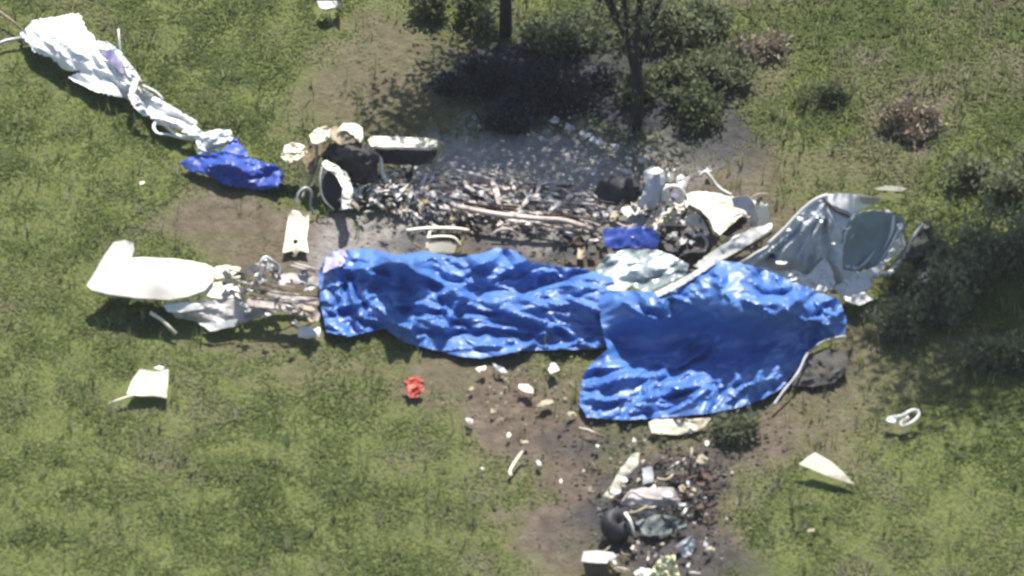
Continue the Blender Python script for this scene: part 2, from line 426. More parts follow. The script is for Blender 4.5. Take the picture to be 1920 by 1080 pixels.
def blades(name, x, y, z, h, wd, tone, m, lean=.35, parent=None):
    N = len(x); th = rng.uniform(0, 2*math.pi, N); la = th+math.pi/2+rng.normal(0, .5, N); le = rng.uniform(.15*lean, lean, N)*h
    dx, dy = np.cos(th)*wd/2, np.sin(th)*wd/2; lx, ly = np.cos(la)*le, np.sin(la)*le
    co = np.empty((N, 5, 3))
    co[:, 0] = np.stack([x-dx, y-dy, z], 1); co[:, 1] = np.stack([x+dx, y+dy, z], 1)
    mx_, my_, mz = x+lx*.45, y+ly*.45, z+h*.65
    co[:, 2] = np.stack([mx_-dx*.8, my_-dy*.8, mz], 1); co[:, 3] = np.stack([mx_+dx*.8, my_+dy*.8, mz], 1)
    co[:, 4] = np.stack([x+lx, y+ly, z+h], 1)
    base = (np.arange(N)*5)[:, None]
    tri = np.concatenate([base+np.array([[0, 1, 3]]), base+np.array([[0, 3, 2]]), base+np.array([[2, 3, 4]])], 0)
    me = fast_mesh(name, co.reshape(-1, 3), tri, False)
    at_ = me.attributes.new('tone', 'FLOAT', 'POINT'); at_.data.foreach_set('value', np.repeat(np.clip(tone, 0, 1), 5).astype(np.float32))
    me.materials.append(m)
    o = bpy.data.objects.new(name, me); C.objects.link(o)
    if parent is not None: o.parent = parent; o.matrix_parent_inverse = Matrix.Translation(parent.location).inverted()
    return o
def grow_grass():
    N = 900000
    x = rng.uniform(-10.5, 10.5, N); y = rng.uniform(-10, 10.5, N)
    d, a_, c = zones(x, y)
    px, py = px_of(x, y)
    clump = fbm(x, y, 2.2, 61, 3); big = fbm(x, y, .55, 71, 3)
    keep = np.clip(1.03-np.maximum(d*1.0, np.maximum(a_*1.1, c*1.2)), 0, 1)
    keep *= np.clip((clump-.28)*4.5, .75, 1)
    k = rng.random(N) < keep*.62
    for cx, cy, rx, ry in CLEAR: k &= ((px-cx)/rx)**2+((py-cy)/ry)**2 > 1
    for P in CLEAR_POLY:
        P = np.array(P, float); ins = np.zeros(N, bool)
        for i in range(len(P)):
            (x1, y1), (x2, y2) = P[i][:2], P[(i+1) % len(P)][:2]
            if y1 == y2: continue
            cnd = (y1 > py) != (y2 > py); ins ^= cnd & (px < (x2-x1)*(py-y1)/(y2-y1)+x1)
        k &= ~ins
    x, y, clump, big, d, px, py = x[k], y[k], clump[k], big[k], d[k], px[k], py[k]; N = len(x)
    tall = np.clip((px-1250)/300, 0, 1)*np.clip((420-py)/250, 0, 1)          # ranker grass at the upper right
    h = (.035+.085*np.clip((clump-.3)*1.6, 0, 1)+.05*tall*big*2)*rng.uniform(.55, 1.3, N)*(1-.45*np.clip(d, 0, 1))
    wd = rng.uniform(.014, .034, N)
    mid = fbm(x, y, 1.3, 81, 3)
    tone = .56+(big-.5)*1.35+(mid-.5)*.95+(clump-.5)*.15+rng.normal(0, .06, N)+.22*np.clip(d, 0, 1)
    tone = np.where(rng.random(N) < .02, .97, tone)
    tag(blades('grass', x, y, hgt(x, y)-.005, h*.45, wd*1.4, tone, GRASS, 2.6), kind='stuff')
    # a sparse scatter of taller stems
    N = 7500; x = rng.uniform(-9, 9, N); y = rng.uniform(-8, 9.5, N); d, a_, c = zones(x, y); px, py = px_of(x, y)
    pr = np.clip(1-np.maximum(d*.75, np.maximum(a_*1.2, c*1.4)), 0, 1)*(.15+.85*np.clip((px-1150)/350, 0, 1)*np.clip((480-py)/200, 0, 1)+.14+.5*np.clip((fbm(x, y, .8, 91, 3)-.52)*6, 0, 1))
    k = rng.random(N) < pr*.8
    for cx, cy, rx, ry in CLEAR: k &= ((px-cx)/rx)**2+((py-cy)/ry)**2 > 1
    x, y = x[k], y[k]; N = len(x)
    rep = 4; x = np.repeat(x, rep)+rng.normal(0, .03, N*rep); y = np.repeat(y, rep)+rng.normal(0, .03, N*rep); N = len(x)
    tag(blades('tall_grass', x, y, hgt(x, y)-.005, rng.uniform(.12, .36, N), rng.uniform(.012, .024, N), np.clip(np.repeat(rng.normal(.75, .2, N//rep), rep), 0, 1), GRASS, .4), kind='stuff')
CLEAR_POLY = []

# ================================================================== large wreckage
# ---- blue tarpaulin over the long wreck, left half
TA = [(598,505,.22),(612,485,.32),(640,470,.42),(690,466,.45),(745,478,.46),(800,470,.5),(860,484,.5),(905,474,.55),(935,464,.6),(965,470,.62),(995,492,.6),(1050,500,.55),(1100,505,.5),(1150,520,.5),
      (1165,580,.35),(1160,640,.14),(1120,655,.08),(1040,655,.08),(975,658,.08),(900,672,.07),(862,668,.07),(800,652,.07),(752,640,.06),(722,615,.06),(690,622,.07),(650,632,.06),(612,622,.1),(600,565,.2)]
tarp_a = sheet('tarpaulin', TA, BLUE, None, ctrl=[(620,510,0.404), (660,520,0.382), (640,545,0.327), (700,540,0.338), (690,575,0.261), (650,600,0.206), (735,580,0.27), (790,578,0.294), (840,560,0.294), (860,590,0.228), (760,590,0.228), (840,625,0.151), (900,560,0.294), (900,620,0.162), (960,640,0.118), (1000,520,0.382), (1040,530,0.360), (985,550,0.316), (940,540,0.338), (745,480,.74),(715,484,.66),(785,492,.74),(722,508,.44),(760,522,.40),(808,526,.40),(735,556,.37),(790,558,.37),(690,540,.40),(845,560,.34),(905,484,.7),(880,490,.62),(900,518,.4),(930,522,.42),(940,480,.56),(975,500,.56),(930,562,.40),(985,560,.48),(1035,562,.5),(940,598,.16),(990,612,.1),(1045,612,.1),(1080,545,.56),(1110,556,.6),(1075,640,.08),(1110,640,.08),(770,604,.27),(750,602,.24),(810,608,.24),(775,637,.05),(812,645,.05),(730,596,.22)],
        step=3.4, thick=.008, rag=1., fac=.034, sharp=15, amp=.006, size=34, seed=3, ang=.4, st=2.2, zmin=.035, lam=2e-4,
        lines=creases(46, (605,470,860,640), .55, .6, 4, (.035,.14), (80,190), (6,15))+creases(44, (850,470,1150,655), .15, .35, 5, (.035,.13), (90,240), (6,14))+creases(24, (600,470,1150,650), 1.6, .9, 6, (.03,.08), (22,55), (7,13)))
tag(tarp_a, 'crumpled blue tarpaulin stretched over the long low wreckage beside the white wing', 'tarpaulin')
sheet('folded_edge', [(610,482,.5),(626,470,.54),(646,468,.56),(652,480,.56),(642,498,.54),(622,504,.5),(606,512,.46)], mat('lavender_reverse', (.4,.38,.6), .5, col2=(.25,.25,.5)), tarp_a, step=4, amp=.03, fac=.02, size=18, thick=.01)
TB = [(1088,722,.08),(1098,695,.14),(1118,672,.2),(1140,655,.26),(1128,610,.42),(1122,560,.55),(1140,545,.62),(1185,545,.74),(1230,548,.86),(1270,528,1.0),(1305,508,1.12),(1348,488,1.25),(1385,492,1.22),(1425,502,1.12),(1480,525,.95),(1530,546,.75),(1575,562,.6),
      (1588,600,.42),(1585,625,.3),(1545,636,.28),(1512,660,.22),(1492,695,.14),(1465,728,.1),(1430,748,.08),(1385,764,.07),(1335,774,.07),(1250,783,.06),(1170,788,.06),(1100,782,.05),(1086,758,.06)]
tarp_b = sheet('tarpaulin', TB, BLUE, None, ctrl=[(1150,556,.72),(1200,556,.9),(1225,560,.96),(1165,645,.08),(1220,662,.1),(1293,550,1.12),(1300,636,.16),(1260,650,.12),(1345,530,1.2),(1345,566,1.14),(1365,580,1.12),(1366,650,.22),(1410,574,1.1),(1440,576,1.04),(1450,592,.96),(1420,645,.26),(1462,640,.3),(1460,612,.62),(1375,520,1.24),(1430,540,1.08),
        (1510,570,.82),(1490,600,.62),(1540,595,.55),(1510,640,.3),(1160,690,.2),(1200,720,.2),(1300,700,.22),(1400,690,.28),(1450,680,.28),(1150,750,.12),(1250,750,.14),(1350,735,.18)],
        step=3.4, thick=.008, rag=1., fac=.028, sharp=15, amp=.006, size=30, seed=8, ang=-.55, st=2.4, zmin=.035, lam=2e-4,
        lines=[(1220,553,1320,500,.08,12),(1345,500,1350,560,.10,16),(1362,548,1374,578,.08,9),(1240,673,1310,628,.14,16),(1262,700,1340,655,-.12,14),(1270,690,1345,640,.10,12),(1457,640,1427,693,.12,14),(1427,693,1423,735,.10,12),(1385,676,1378,712,.1,9),(1400,560,1470,600,.08,12),(1480,545,1520,600,.12,18),(1420,545,1480,560,-.1,16),(1460,555,1500,545,-.14,18),(1120,730,1180,690,.12,18),(1170,720,1230,680,.1,14),(1244,728,1306,724,.12,11),(1240,744,1300,738,-.1,9)]
        +creases(60, (1090,665,1470,780), -.55, .5, 14, (.03,.1), (60,150), (6,14))+creases(36, (1430,550,1585,660), -.7, .7, 15, (.03,.1), (40,100), (6,13))+creases(26, (1270,495,1480,575), .9, .5, 16, (.02,.07), (30,80), (7,14))+creases(16, (1130,540,1280,600), .4, .4, 17, (.03,.1), (40,100), (6,13))+creases(24, (1090,670,1480,780), .6, .9, 18, (.02,.05), (18,46), (6,11)))
tag(tarp_b, 'rumpled blue tarpaulin peaked over the fuselage, spreading onto bare soil', 'tarpaulin')
sheet('folded_edge', [(1203,558,.92),(1235,544,1.0),(1275,524,1.1),(1310,504,1.22),(1346,484,1.36),(1338,496,1.3),(1300,522,1.2),(1262,544,1.1),(1225,560,1.0)], SKIN, tarp_b, step=4, amp=.02, fac=.02, size=20, thick=.01)
cord = tube('hem_cord', smooth_path([(1586,630,.36),(1545,640,.36),(1514,664,.3),(1496,699,.22),(1470,732,.16),(1450,760,.1)]), [.013+.009*abs(math.sin(i*.9)) for i in range(21)], SKIN, tarp_b)
# ---- white fabric heap at upper left
WA = [(38,62,.15),(62,38,.3),(100,32,.36),(128,28,.4),(148,24,.4),(160,50,.4),(178,72,.4),(186,92,.4),(222,100,.36),(246,140,.34),(262,165,.34),(300,185,.3),(340,210,.26),(370,228,.2),(366,240,.16),(330,242,.16),(292,232,.14),(268,205,.12),(246,186,.1),(222,182,.2),(180,172,.22),(128,146,.22),(150,134,.26),(120,130,.24),(96,108,.24),(64,98,.22)]
canopy = sheet('fabric_heap', WA, CLOTH, None, ctrl=[(110,75,.46),(150,110,.4),(200,140,.36),(90,70,.4),(240,160,.32),(190,160,.22),(310,215,.27)], step=3.4, amp=.02, fac=.04, sharp=20, size=30, seed=5, ang=.75, st=2.4, rag=2, thick=.01, lines=creases(60, (40,30,360,240), .72, .35, 33, (.03,.1), (30,100), (4,10)))
tag(canopy, 'long heap of crumpled white fabric lying on the grass, with a dark patch', 'fabric')
sheet('dark_patch', [(190,98,.5),(206,92,.52),(216,98,.52),(230,118,.5),(238,138,.46),(228,138,.46),(212,124,.48),(198,108,.5)], NAVY, canopy, step=5, amp=.02, thick=.01)
sheet('edge_roll', [(182,76,.46),(204,80,.52),(226,96,.52),(244,120,.5),(258,138,.48),(266,152,.44),(254,156,.42),(240,136,.46),(222,110,.46),(200,94,.46),(184,90,.44)], CLOTH, canopy, step=4, amp=.04, size=14, seed=3)
sheet('edge_roll', [(252,136,.44),(260,146,.44),(254,176,.38),(268,196,.34),(280,214,.28),(270,218,.24),(252,202,.3),(240,180,.34),(246,156,.4)], CLOTH, canopy, step=4, amp=.05, size=12, seed=4)
tube('cord', smooth_path([(226,98,.45),(223,70,.62),(222,55,.66)]), .016, CLOTH, canopy)
tube('cord', smooth_path([(268,160,.4),(292,172,.4),(306,186,.36)]), .016, CLOTH, canopy)
wl = sheet('white_cloth', [(340,246,.24),(352,238,.28),(366,234,.28),(380,248,.3),(410,242,.34),(432,244,.34),(438,262,.28),(420,272,.2),(395,286,.12),(372,288,.1),(368,262,.2)], CLOTH, None, ctrl=[(400,262,.3)], step=4, amp=.05, size=22, seed=2)
tag(wl, 'small white cloth lying against the royal blue cloth', 'cloth')
lp = tube('cord_loop', smooth_path([(360,256,.2),(340,256,.16),(322,246,.16),(312,232,.2),(296,226,.2),(288,238,.16),(296,250,.12),(316,252,.1),(336,258,.1),(362,262,.16)]), [.02+.012*abs(math.sin(i*1.7)) for i in range(37)], CLOTH, flat=.6)
tag(lp, 'white cord loop trailing between the white heap and small cloth', 'cord')
rb = sheet('blue_cloth', [(335,308,.1),(352,296,.16),(380,288,.24),(412,284,.32),(440,258,.36),(455,274,.34),(470,296,.3),(500,306,.26),(522,310,.2),(534,330,.12),(520,352,.08),(490,356,.06),(455,352,.06),(420,346,.06),(395,330,.08),(360,322,.08)], ROYAL, None, ctrl=[(400,310,.24),(440,310,.36),(480,325,.24),(430,330,.16)], step=4, amp=.04, fac=.05, sharp=30, size=24, seed=9, ang=.4, st=1.6, rag=1.6)
tag(rb, 'royal blue cloth crumpled at the lower end of the white heap', 'cloth')
t = tube('metal_rod', [(-30,92,.12),(12,76,.12),(48,70,.14)], .03, GREYM); tag(t, 'grey metal rod sticking out left of the white heap', 'rod')
t = tube('metal_rod', [(-6,18,.2),(24,40,.16),(46,60,.14)], .022, STRAW); tag(t, 'thin brown rod lying above the grey one in the corner', 'rod')

# ---- white wing with torn root
wing = thing('wing', 330, 560, 0, 'white wing panel with bent up tip and torn grey root', 'wing')
WG = [(162,536,.42),(176,512,.5),(196,478,.62),(214,454,.7),(234,450,.7),(250,455,.68),(252,468,.62),(246,484,.56),(268,482,.56),(330,485,.58),(385,494,.58),(404,504,.56),(400,526,.54),(384,544,.52),(352,556,.5),(318,562,.48),(262,559,.46),(205,552,.44),(172,544,.42)]
sheet('skin_panel', WG, WINGM, wing, ctrl=[(300,520,.62),(220,500,.6)], step=9, rag=.5, thick=.05, wave=.006)
sheet('torn_rib', [(404,500,.5),(430,497,.5),(452,502,.48),(446,512,.46),(452,520,.44),(404,522,.46)], CREAM, wing, step=6, amp=.03, size=20, thick=.02)
sheet('torn_rib', [(398,530,.46),(444,527,.44),(452,540,.42),(446,556,.4),(410,560,.4),(376,552,.42)], CREAM, wing, step=6, amp=.03, size=20, thick=.02, seed=4)
sheet('lower_skin', [(300,572,.3),(330,566,.34),(380,562,.38),(440,560,.4),(490,562,.34),(530,570,.3),(512,590,.2),(470,600,.16),(440,612,.12),(392,622,.1),(372,604,.12),(330,596,.16),(316,582,.22)], ASHM, wing, ctrl=[(400,590,.26),(350,580,.3)], step=5, amp=.03, fac=.03, sharp=25, size=30, seed=12, thick=.015, ang=.2, st=2.5)
sheet('lower_skin', [(306,572,.36),(340,566,.4),(378,570,.4),(384,578,.36),(340,586,.3),(314,584,.32)], CLEAN, wing, step=6, amp=.02, thick=.015)
sheet('lower_skin', [(372,606,.2),(410,604,.24),(446,598,.26),(442,608,.2),(396,621,.16)], CLEAN, wing, step=6, amp=.02, thick=.012, seed=7)
tube('strut', [(282,586,.26),(304,600,.2),(330,626,.1)], [.03,.025,.03], CREAM, wing)
sheet('spar', [(440,560,.44),(480,558,.44),(540,562,.42),(585,572,.4),(600,588,.38),(596,604,.32),(570,594,.34),(530,582,.36),(470,574,.38)], PINKM, wing, step=6, amp=.025, size=26, thick=.03, seed=3)
sheet('spar', [(492,544,.5),(540,548,.5),(598,560,.46),(598,572,.42),(560,566,.42),(510,556,.46)], PINKM, wing, step=6, amp=.02, size=26, thick=.02, seed=6)
sheet('spar', [(505,514,.5),(550,512,.5),(598,518,.46),(598,536,.42),(560,532,.44),(520,528,.46)], ASHM, wing, step=6, amp=.03, size=20, thick=.02, seed=9)
tube('control_rod', [(470,540,.55),(530,552,.52),(598,556,.5)], .012, BURNT, wing)
tube('control_rod', [(470,560,.5),(540,568,.46),(588,590,.42)], .012, BURNT, wing)
for i, (x, y, w_, h_, z, m_, sd_) in enumerate([(470,506,30,24,.62,BURNT,1),(486,520,34,30,.58,GREYM,2),(505,500,28,20,.66,GREYM,3),(520,508,24,26,.6,BURNT,4),(456,520,18,14,.56,BURNT,5),(458,544,22,14,.54,BURNT,6),(495,490,18,14,.7,GREYM,7),(528,528,20,16,.55,ASHM,8),(480,536,22,16,.54,BURNT,9)]):
    shard('torn_metal', x, y, w_, h_, z, m_, wing, sd_, ang=.6*i, amp=.07)
rn = random.Random(78)
for i in range(34):
    x = rn.uniform(425, 598); y = rn.uniform(492, 606)
    if i % 3: shard('torn_metal', x, y, rn.uniform(12, 34), rn.uniform(6, 14), .54-(y-500)*.0016+rn.uniform(0, .06), rn.choice([BURNT, GREYM, ASHM, TANM, PINKM, BURNT]), wing, 60+i, rn.uniform(-.4, .6), amp=.06)
    else: tube('torn_strip', smooth_path([(x-22, y-6, .5-(y-500)*.0016), (x, y, .6-(y-500)*.0016), (x+26, y+7, .5-(y-500)*.0016)], 3), rn.uniform(.012, .024), rn.choice([BURNT, GREYM, PINKM]), wing, 5, .5)
tube('bent_bracket', smooth_path([(490,520,.6),(488,494,.76),(498,482,.8),(512,490,.76),(524,502,.66),(522,524,.56)]), .022, GREYM, wing)
t = sheet('white_scrap', [(556,616,.1),(570,612,.12),(600,614,.12),(602,630,.08),(580,634,.07),(560,632,.07)], WHITE, None, step=5, amp=.03, size=14); tag(t, 'white scrap under the torn wing root at the tarpaulin corner', 'scrap'); clear(578,632,32,16)
CLEAR_POLY += [[(300,610),(600,560),(620,640),(560,640),(400,640),(330,632)], TA, TB]

# ---- burnt engine pile
eng = thing('burnt_engine', 700, 400, 0, 'burnt engine block in a pile of tangled ash grey metal', 'engine')
sheet('casing', [(602,292,.5),(620,270,.7),(650,262,.8),(690,268,.8),(712,292,.7),(706,330,.4),(680,345,.25),(650,335,.3),(640,318,.36),(614,312,.4)], BURNT, eng, ctrl=[(655,285,.8)], step=5, amp=.03, fac=.045, sharp=25, size=24, thick=.05, seed=2)
sheet('casing', [(690,274,.62),(740,272,.66),(790,275,.62),(820,278,.58),(818,304,.3),(780,310,.26),(730,308,.26),(694,304,.3)], BURNT, eng, step=7, amp=.03, size=30, thick=.04, seed=4)
sheet('beam', [(690,262,.68),(700,254,.74),(740,256,.74),(800,258,.72),(822,262,.68),(824,276,.66),(780,277,.7),(730,275,.72),(694,275,.72)], CREAM, eng, step=6, amp=.025, size=24, thick=.05, seed=3)
tube('beam_end', smooth_path([(818,266,.66),(832,272,.6),(826,286,.5),(812,304,.36)]), .03, TANM, eng)
sheet('torn_shroud', fl([(632,246,.95),(644,231,1.05),(666,230,1.05),(680,240,.98),(682,258,.85),(676,268,.78),(662,252,.9),(648,244,.95)], .3), CREAM, eng, step=4, amp=.03, size=16, thick=.015)
sheet('torn_shroud', fl([(612,240,.95),(630,236,1),(648,246,.95),(668,266,.8),(640,272,.75),(624,262,.8)], .3), TANM, eng, step=5, amp=.04, size=16, thick=.015, seed=3)
sheet('torn_shroud', fl([(580,254,.85),(594,240,.95),(612,238,.95),(628,246,.9),(618,258,.82),(600,270,.75),(586,268,.75)], .3), CREAM, eng, step=4, amp=.05, size=14, thick=.02, seed=5)
sheet('torn_shroud', fl([(526,294,.4),(534,272,.55),(552,266,.6),(570,272,.58),(576,286,.5),(560,300,.38),(540,306,.3)], .3), CREAM, eng, step=4, amp=.07, size=16, thick=.02, seed=6)
sheet('torn_shroud', fl([(572,274,.6),(596,262,.72),(606,276,.62),(596,304,.45),(586,330,.25),(576,322,.28),(566,296,.42)], .3), mat('scorched_brown_lining', (.2,.15,.08), .9, col2=(.08,.06,.04), scale=6), eng, step=5, amp=.05, size=18, thick=.02, seed=7)
tube('hose', smooth_path([(592,262,.8),(594,290,.6),(590,318,.4),(578,345,.2),(566,372,.06)]), .026, TANM, eng)
sheet('wheel_disc', [(x,y,z) for x,y,z in ring(622,356,.3,20,38,14,dz=.5)], BLACKM, eng, step=8, thick=.05, rag=0)
sheet('drum_skin', fl([(602,306,.62),(612,300,.66),(632,310,.66),(652,328,.6),(662,356,.5),(656,388,.36),(640,394,.3),(642,352,.48),(630,330,.56),(614,318,.6)], .3), WHITE, eng, step=4.5, amp=.05, size=15, thick=.02, seed=8)
tube('rim_edge', smooth_path([(604,312,.6),(600,340,.5),(606,372,.3),(626,394,.16)]), .014, GREYM, eng)
tube('bent_pipe', smooth_path([(690,322,.4),(692,300,.56),(704,292,.6),(714,300,.52),(716,322,.36),(726,342,.26)]), .03, WHITE, eng)
rnd = random.Random(5)
for i in range(150):
    x = rnd.uniform(640, 822); y = 358+rnd.gauss(0, 24)+(x-712)*.04
    if not (312 < y < 410): continue
    z = .06+max(0, (400-y)/90)*.26*rnd.uniform(.5, 1.2)*(1 if x < 770 else .5)
    if rnd.random() < .5:
        a_ = rnd.uniform(0, 6.28); L = rnd.uniform(10, 26)
        p = [(x-L*math.cos(a_), y-L*.5*math.sin(a_), z), (x+rnd.uniform(-6, 6), y+rnd.uniform(-6, 2), z+rnd.uniform(.03, .1)), (x+L*math.cos(a_), y+L*.5*math.sin(a_), z-.02)]
        tube('twisted_strip', smooth_path(p, 3), rnd.uniform(.014, .032), rnd.choice([ASHM, GREYM, WHITE, WHITE, TANM, PINKM]), eng, 6, rnd.choice([.4, 1]))
    else:
        shard('torn_metal', x, y, rnd.uniform(14, 36), rnd.uniform(8, 18), z+.03, rnd.choice([ASHM, GREYM, ASHM, WHITE, PINKM, BURNT, TANM]), eng, i, rnd.uniform(0, 3), amp=.06)
for i, (x, y) in enumerate([(660,352),(716,356),(688,330)]):
    sheet('burnt_opening', ring(x,y,.22,14,10,10,dz=.1), BURNT, eng, step=6, thick=.02, rag=1)
cr = sheet('punched_sheet', [(541,404,.2),(548,394,.24),(560,396,.23),(570,408,.2),(580,402,.22),(576,440,.17),(578,474,.1),(562,470,.12),(554,478,.07),(548,470,.12),(530,474,.1),(536,440,.16)], CREAM, None, step=5, rag=.8, thick=.03, holes=[ring(554,453,0,5,5,9)], amp=.02, size=20)
tag(cr, 'cream sheet with a round hole lying left of the engine pile', 'panel'); CLEAR_POLY.append([(525,390),(585,390),(588,484),(522,484)])
tb = tube('bent_tube', smooth_path([(556,384,.3),(560,362,.42),(574,352,.46),(584,362,.36),(582,384,.2),(588,402,.06)]), .022, GREYM); tag(tb, 'bent grey tube standing above the cream panel', 'tube')

# ---- scorched frame and spars in the ash
fr = thing('scorched_frame', 980, 430, 0, 'long scorched pinkish spars and bent ribs lying in grey ash', 'wreckage')
tube('spar', smooth_path([(852,386,.2),(900,396,.28),(950,404,.3),(1010,410,.3),(1060,414,.28),(1115,432,.2)]), .055, mat('tan_beam', (.62,.53,.46), .7, col2=(.5,.42,.36), dirt=(.3,.25,.22)), fr, flat=.7)
for i in range(40):
    x = 840+(i*37) % 270; y = 335+(i*53) % 75+(x-960)*.1; a_ = .15+((i*29) % 11-5)*.09; L = 12+(i*17) % 26
    tube('bent_rib', smooth_path([(x-L*math.cos(a_), y-L*math.sin(a_), .05), (x, y-3-(i % 4), .1), (x+L*math.cos(a_), y+L*math.sin(a_), .05)], 3), .014+.003*(i % 5), [ASHM, PINKM, ASHD, TANM, ASHM][i % 5], fr, 5, .6)
tube('spar', smooth_path([(846,316,.12),(868,322,.16),(900,330,.14),(928,340,.08)]), [.03]*5+[.045]*4+[.03]*4, ASHM, fr, flat=.7)
tube('spar', smooth_path([(870,380,.14),(910,386,.16),(955,392,.1),(972,398,.07)]), .024, RUST, fr)
tube('spar', smooth_path([(1000,418,.16),(1050,428,.14),(1112,440,.16)]), .022, PINKM, fr)
tube('spar', smooth_path([(1010,404,.14),(1050,404,.16),(1110,412,.1)]), .016, RUST, fr)
for i, (x, y, w_, h_, m_) in enumerate([(1085,452,44,24,RUST),(1060,445,30,18,BURNT),(1088,475,30,22,TANM),(1040,440,26,12,ASHM),(930,402,30,12,RUST),(900,420,34,16,BURNT),(870,400,30,16,TANM),(840,398,26,16,BURNT),(990,430,30,10,BURNT),(1098,432,26,16,ASHM),(1070,480,26,24,BURNT),(1110,470,24,20,STONE),(935,420,22,10,PINKM),(960,420,20,12,BURNT),(815,388,40,18,BURNT),(790,382,34,16,TANM),(768,370,36,12,GREYM),(800,362,40,16,ASHM),(880,352,46,14,ASHD),(930,360,60,14,PINKM),(990,372,54,14,ASHD),(1040,388,60,14,ASHD),(1085,396,44,14,PINKM),(960,344,40,10,ASHD),(1010,352,40,10,ASHM),(1070,368,44,12,ASHD),(860,366,44,14,ASHD)]):
    shard('torn_metal', x, y, w_, h_, .1+.01*(i % 4), m_, fr, 40+i, ang=(i*.7) % 3, amp=.08)
tube('hoop', smooth_path([(924,440,.1),(935,432,.16),(955,430,.18),(972,440,.1)]), .022, PINKM, fr)
rn = random.Random(79)
for i in range(90):
    x = rn.uniform(800, 1118); y = 368+(x-900)*.16+rn.gauss(0, 32)
    if 325 < y < 476: shard('torn_metal', x, y, rn.uniform(14, 46), rn.uniform(6, 14), .06+rn.random()*.06, rn.choice([ASHM, PINKM, ASHD, ASHD, ASHM, BURNT, TANM]), fr, 200+i, rn.uniform(-.1, .5), amp=.035)
bk = thing('slatted_bracket', 820, 470, 0, 'cream metal bracket of stacked bars behind the tarpaulin', 'bracket')
for i, (pts, r_, m_) in enumerate([([(762,432,.3),(800,428,.32),(850,428,.32),(880,432,.28)], .04, CREAM), ([(800,446,.34),(826,443,.36),(852,446,.34),(864,462,.22)], .03, CREAM), ([(762,434,.26),(772,450,.18),(790,466,.1)], .025, TANM), ([(806,434,.34),(802,452,.3),(800,468,.24)], .022, CREAM), ([(872,432,.28),(868,448,.2),(858,462,.12)], .022, TANM)]):
    tube('bar', smooth_path(pts), r_, m_, bk, flat=.6)
sheet('plate', [(800,458,.36),(830,453,.4),(856,460,.36),(852,474,.28),(806,474,.28)], CREAM, bk, step=6, thick=.02)
sheet('plate', [(806,436,.22),(862,438,.22),(866,452,.12),(806,450,.14)], BURNT, bk, step=8, thick=.02)

# ash rubble too fine to pick apart
def rubble(name, n, cx, cy, sx, sy, smin, smax, m, zz=.0, shear=0):
    bm = bmesh.new(); rr = random.Random(n+int(cx))
    for i in range(n):
        x = rr.gauss(cx, sx); y = rr.gauss(cy, sy)+shear*(x-cx); s = rr.uniform(smin, smax)
        p = at(x, y, 0); p.z = rr.uniform(.0, .03)+zz
        k = 5; a0 = rr.random()*6.28; top = []; el = rr.uniform(.35, 1)
        vs = [bm.verts.new(p+Vector((math.cos(a0+6.28*j/k)*s*rr.uniform(.6, 1.1), math.sin(a0+6.28*j/k)*s*el, rr.uniform(-.01, .02)))) for j in range(k)]
        t_ = bm.verts.new(p+Vector((rr.uniform(-.3, .3)*s, rr.uniform(-.3, .3)*s, s*rr.uniform(.3, .9))))
        for j in range(k): bm.faces.new([vs[j], vs[(j+1) % k], t_])
        bm.faces.new(vs[::-1])
    return tag(link(name, bm, m, None, False), kind='stuff')
rubble('ash_rubble', 1500, 960, 366, 90, 22, .012, .045, ASHD, .0, .14)
rubble('pale_ash', 500, 1030, 372, 60, 20, .012, .05, PINKM, .01, .1)
rubble('pale_ash', 300, 850, 372, 40, 26, .012, .05, ASHM, .01, .1)
rubble('ash_rubble', 200, 1060, 385, 40, 22, .012, .045, PINKM, .0, .1)
rubble('burnt_rubble', 160, 900, 432, 130, 22, .015, .05, BURNT, .01, .1)
rubble('burnt_rubble', 300, 1250, 920, 70, 60, .012, .045, BURNT)
rubble('rusty_rubble', 240, 1300, 900, 45, 62, .01, .035, RUST)
rubble('soil_clods', 350, 1080, 860, 150, 120, .01, .04, STONE)
rubble('soil_clods', 300, 1380, 830, 140, 80, .01, .04, STONE)
rubble('pale_rubble', 130, 985, 725, 75, 40, .01, .035, TANM)
rubble('pale_rubble', 160, 1260, 930, 70, 70, .01, .035, ASHM)
rubble('ash_rubble', 160, 1120, 270, 70, 26, .012, .04, GREYM, 0, .3)

# ---- right-hand wreck: cabin remains behind the tarpaulin
cb = thing('cabin_wreck', 1290, 450, 0, 'crushed cabin remains with a bent white post and cream side panel', 'wreckage')
sheet('opening_shade', [(1114,362,.24),(1122,340,.42),(1145,330,.52),(1175,330,.56),(1200,340,.52),(1202,366,.36),(1190,382,.24),(1160,388,.16),(1130,380,.16)], BURNT, cb, ctrl=[(1158,350,.5)], step=7, amp=.06, size=30, thick=.03)  # dark sheet stands in for the shade inside the opening
sheet('white_post', [(1206,322,.9),(1222,312,.98),(1244,318,.96),(1248,340,.82),(1238,372,.6),(1222,402,.36),(1206,424,.2),(1172,422,.2),(1184,400,.36),(1200,376,.56),(1210,345,.76)], SKIN, cb, ctrl=[(1228,345,.85)], step=6, amp=.03, size=24, thick=.05)
shard('post_cap', 1226, 321, 36, 16, 1.0, WHITE, cb, 3, amp=.03, thick=.03)
tube('ring_bracket', ring(1262,366,.62,20,17,18,dz=.24), .034, WHITE, cb, closed=True)
shard('bracket_centre', 1264, 368, 26, 20, .56, NAVY, cb, 5)
tube('ring_stem', smooth_path([(1252,346,.7),(1246,380,.52),(1240,412,.34),(1238,424,.28)]), .034, WHITE, cb)
sheet('torn_skin', [(1252,390,.5),(1274,384,.52),(1282,398,.44),(1270,418,.3),(1250,424,.26)], CREAM, cb, step=5, amp=.05, size=16, thick=.015)
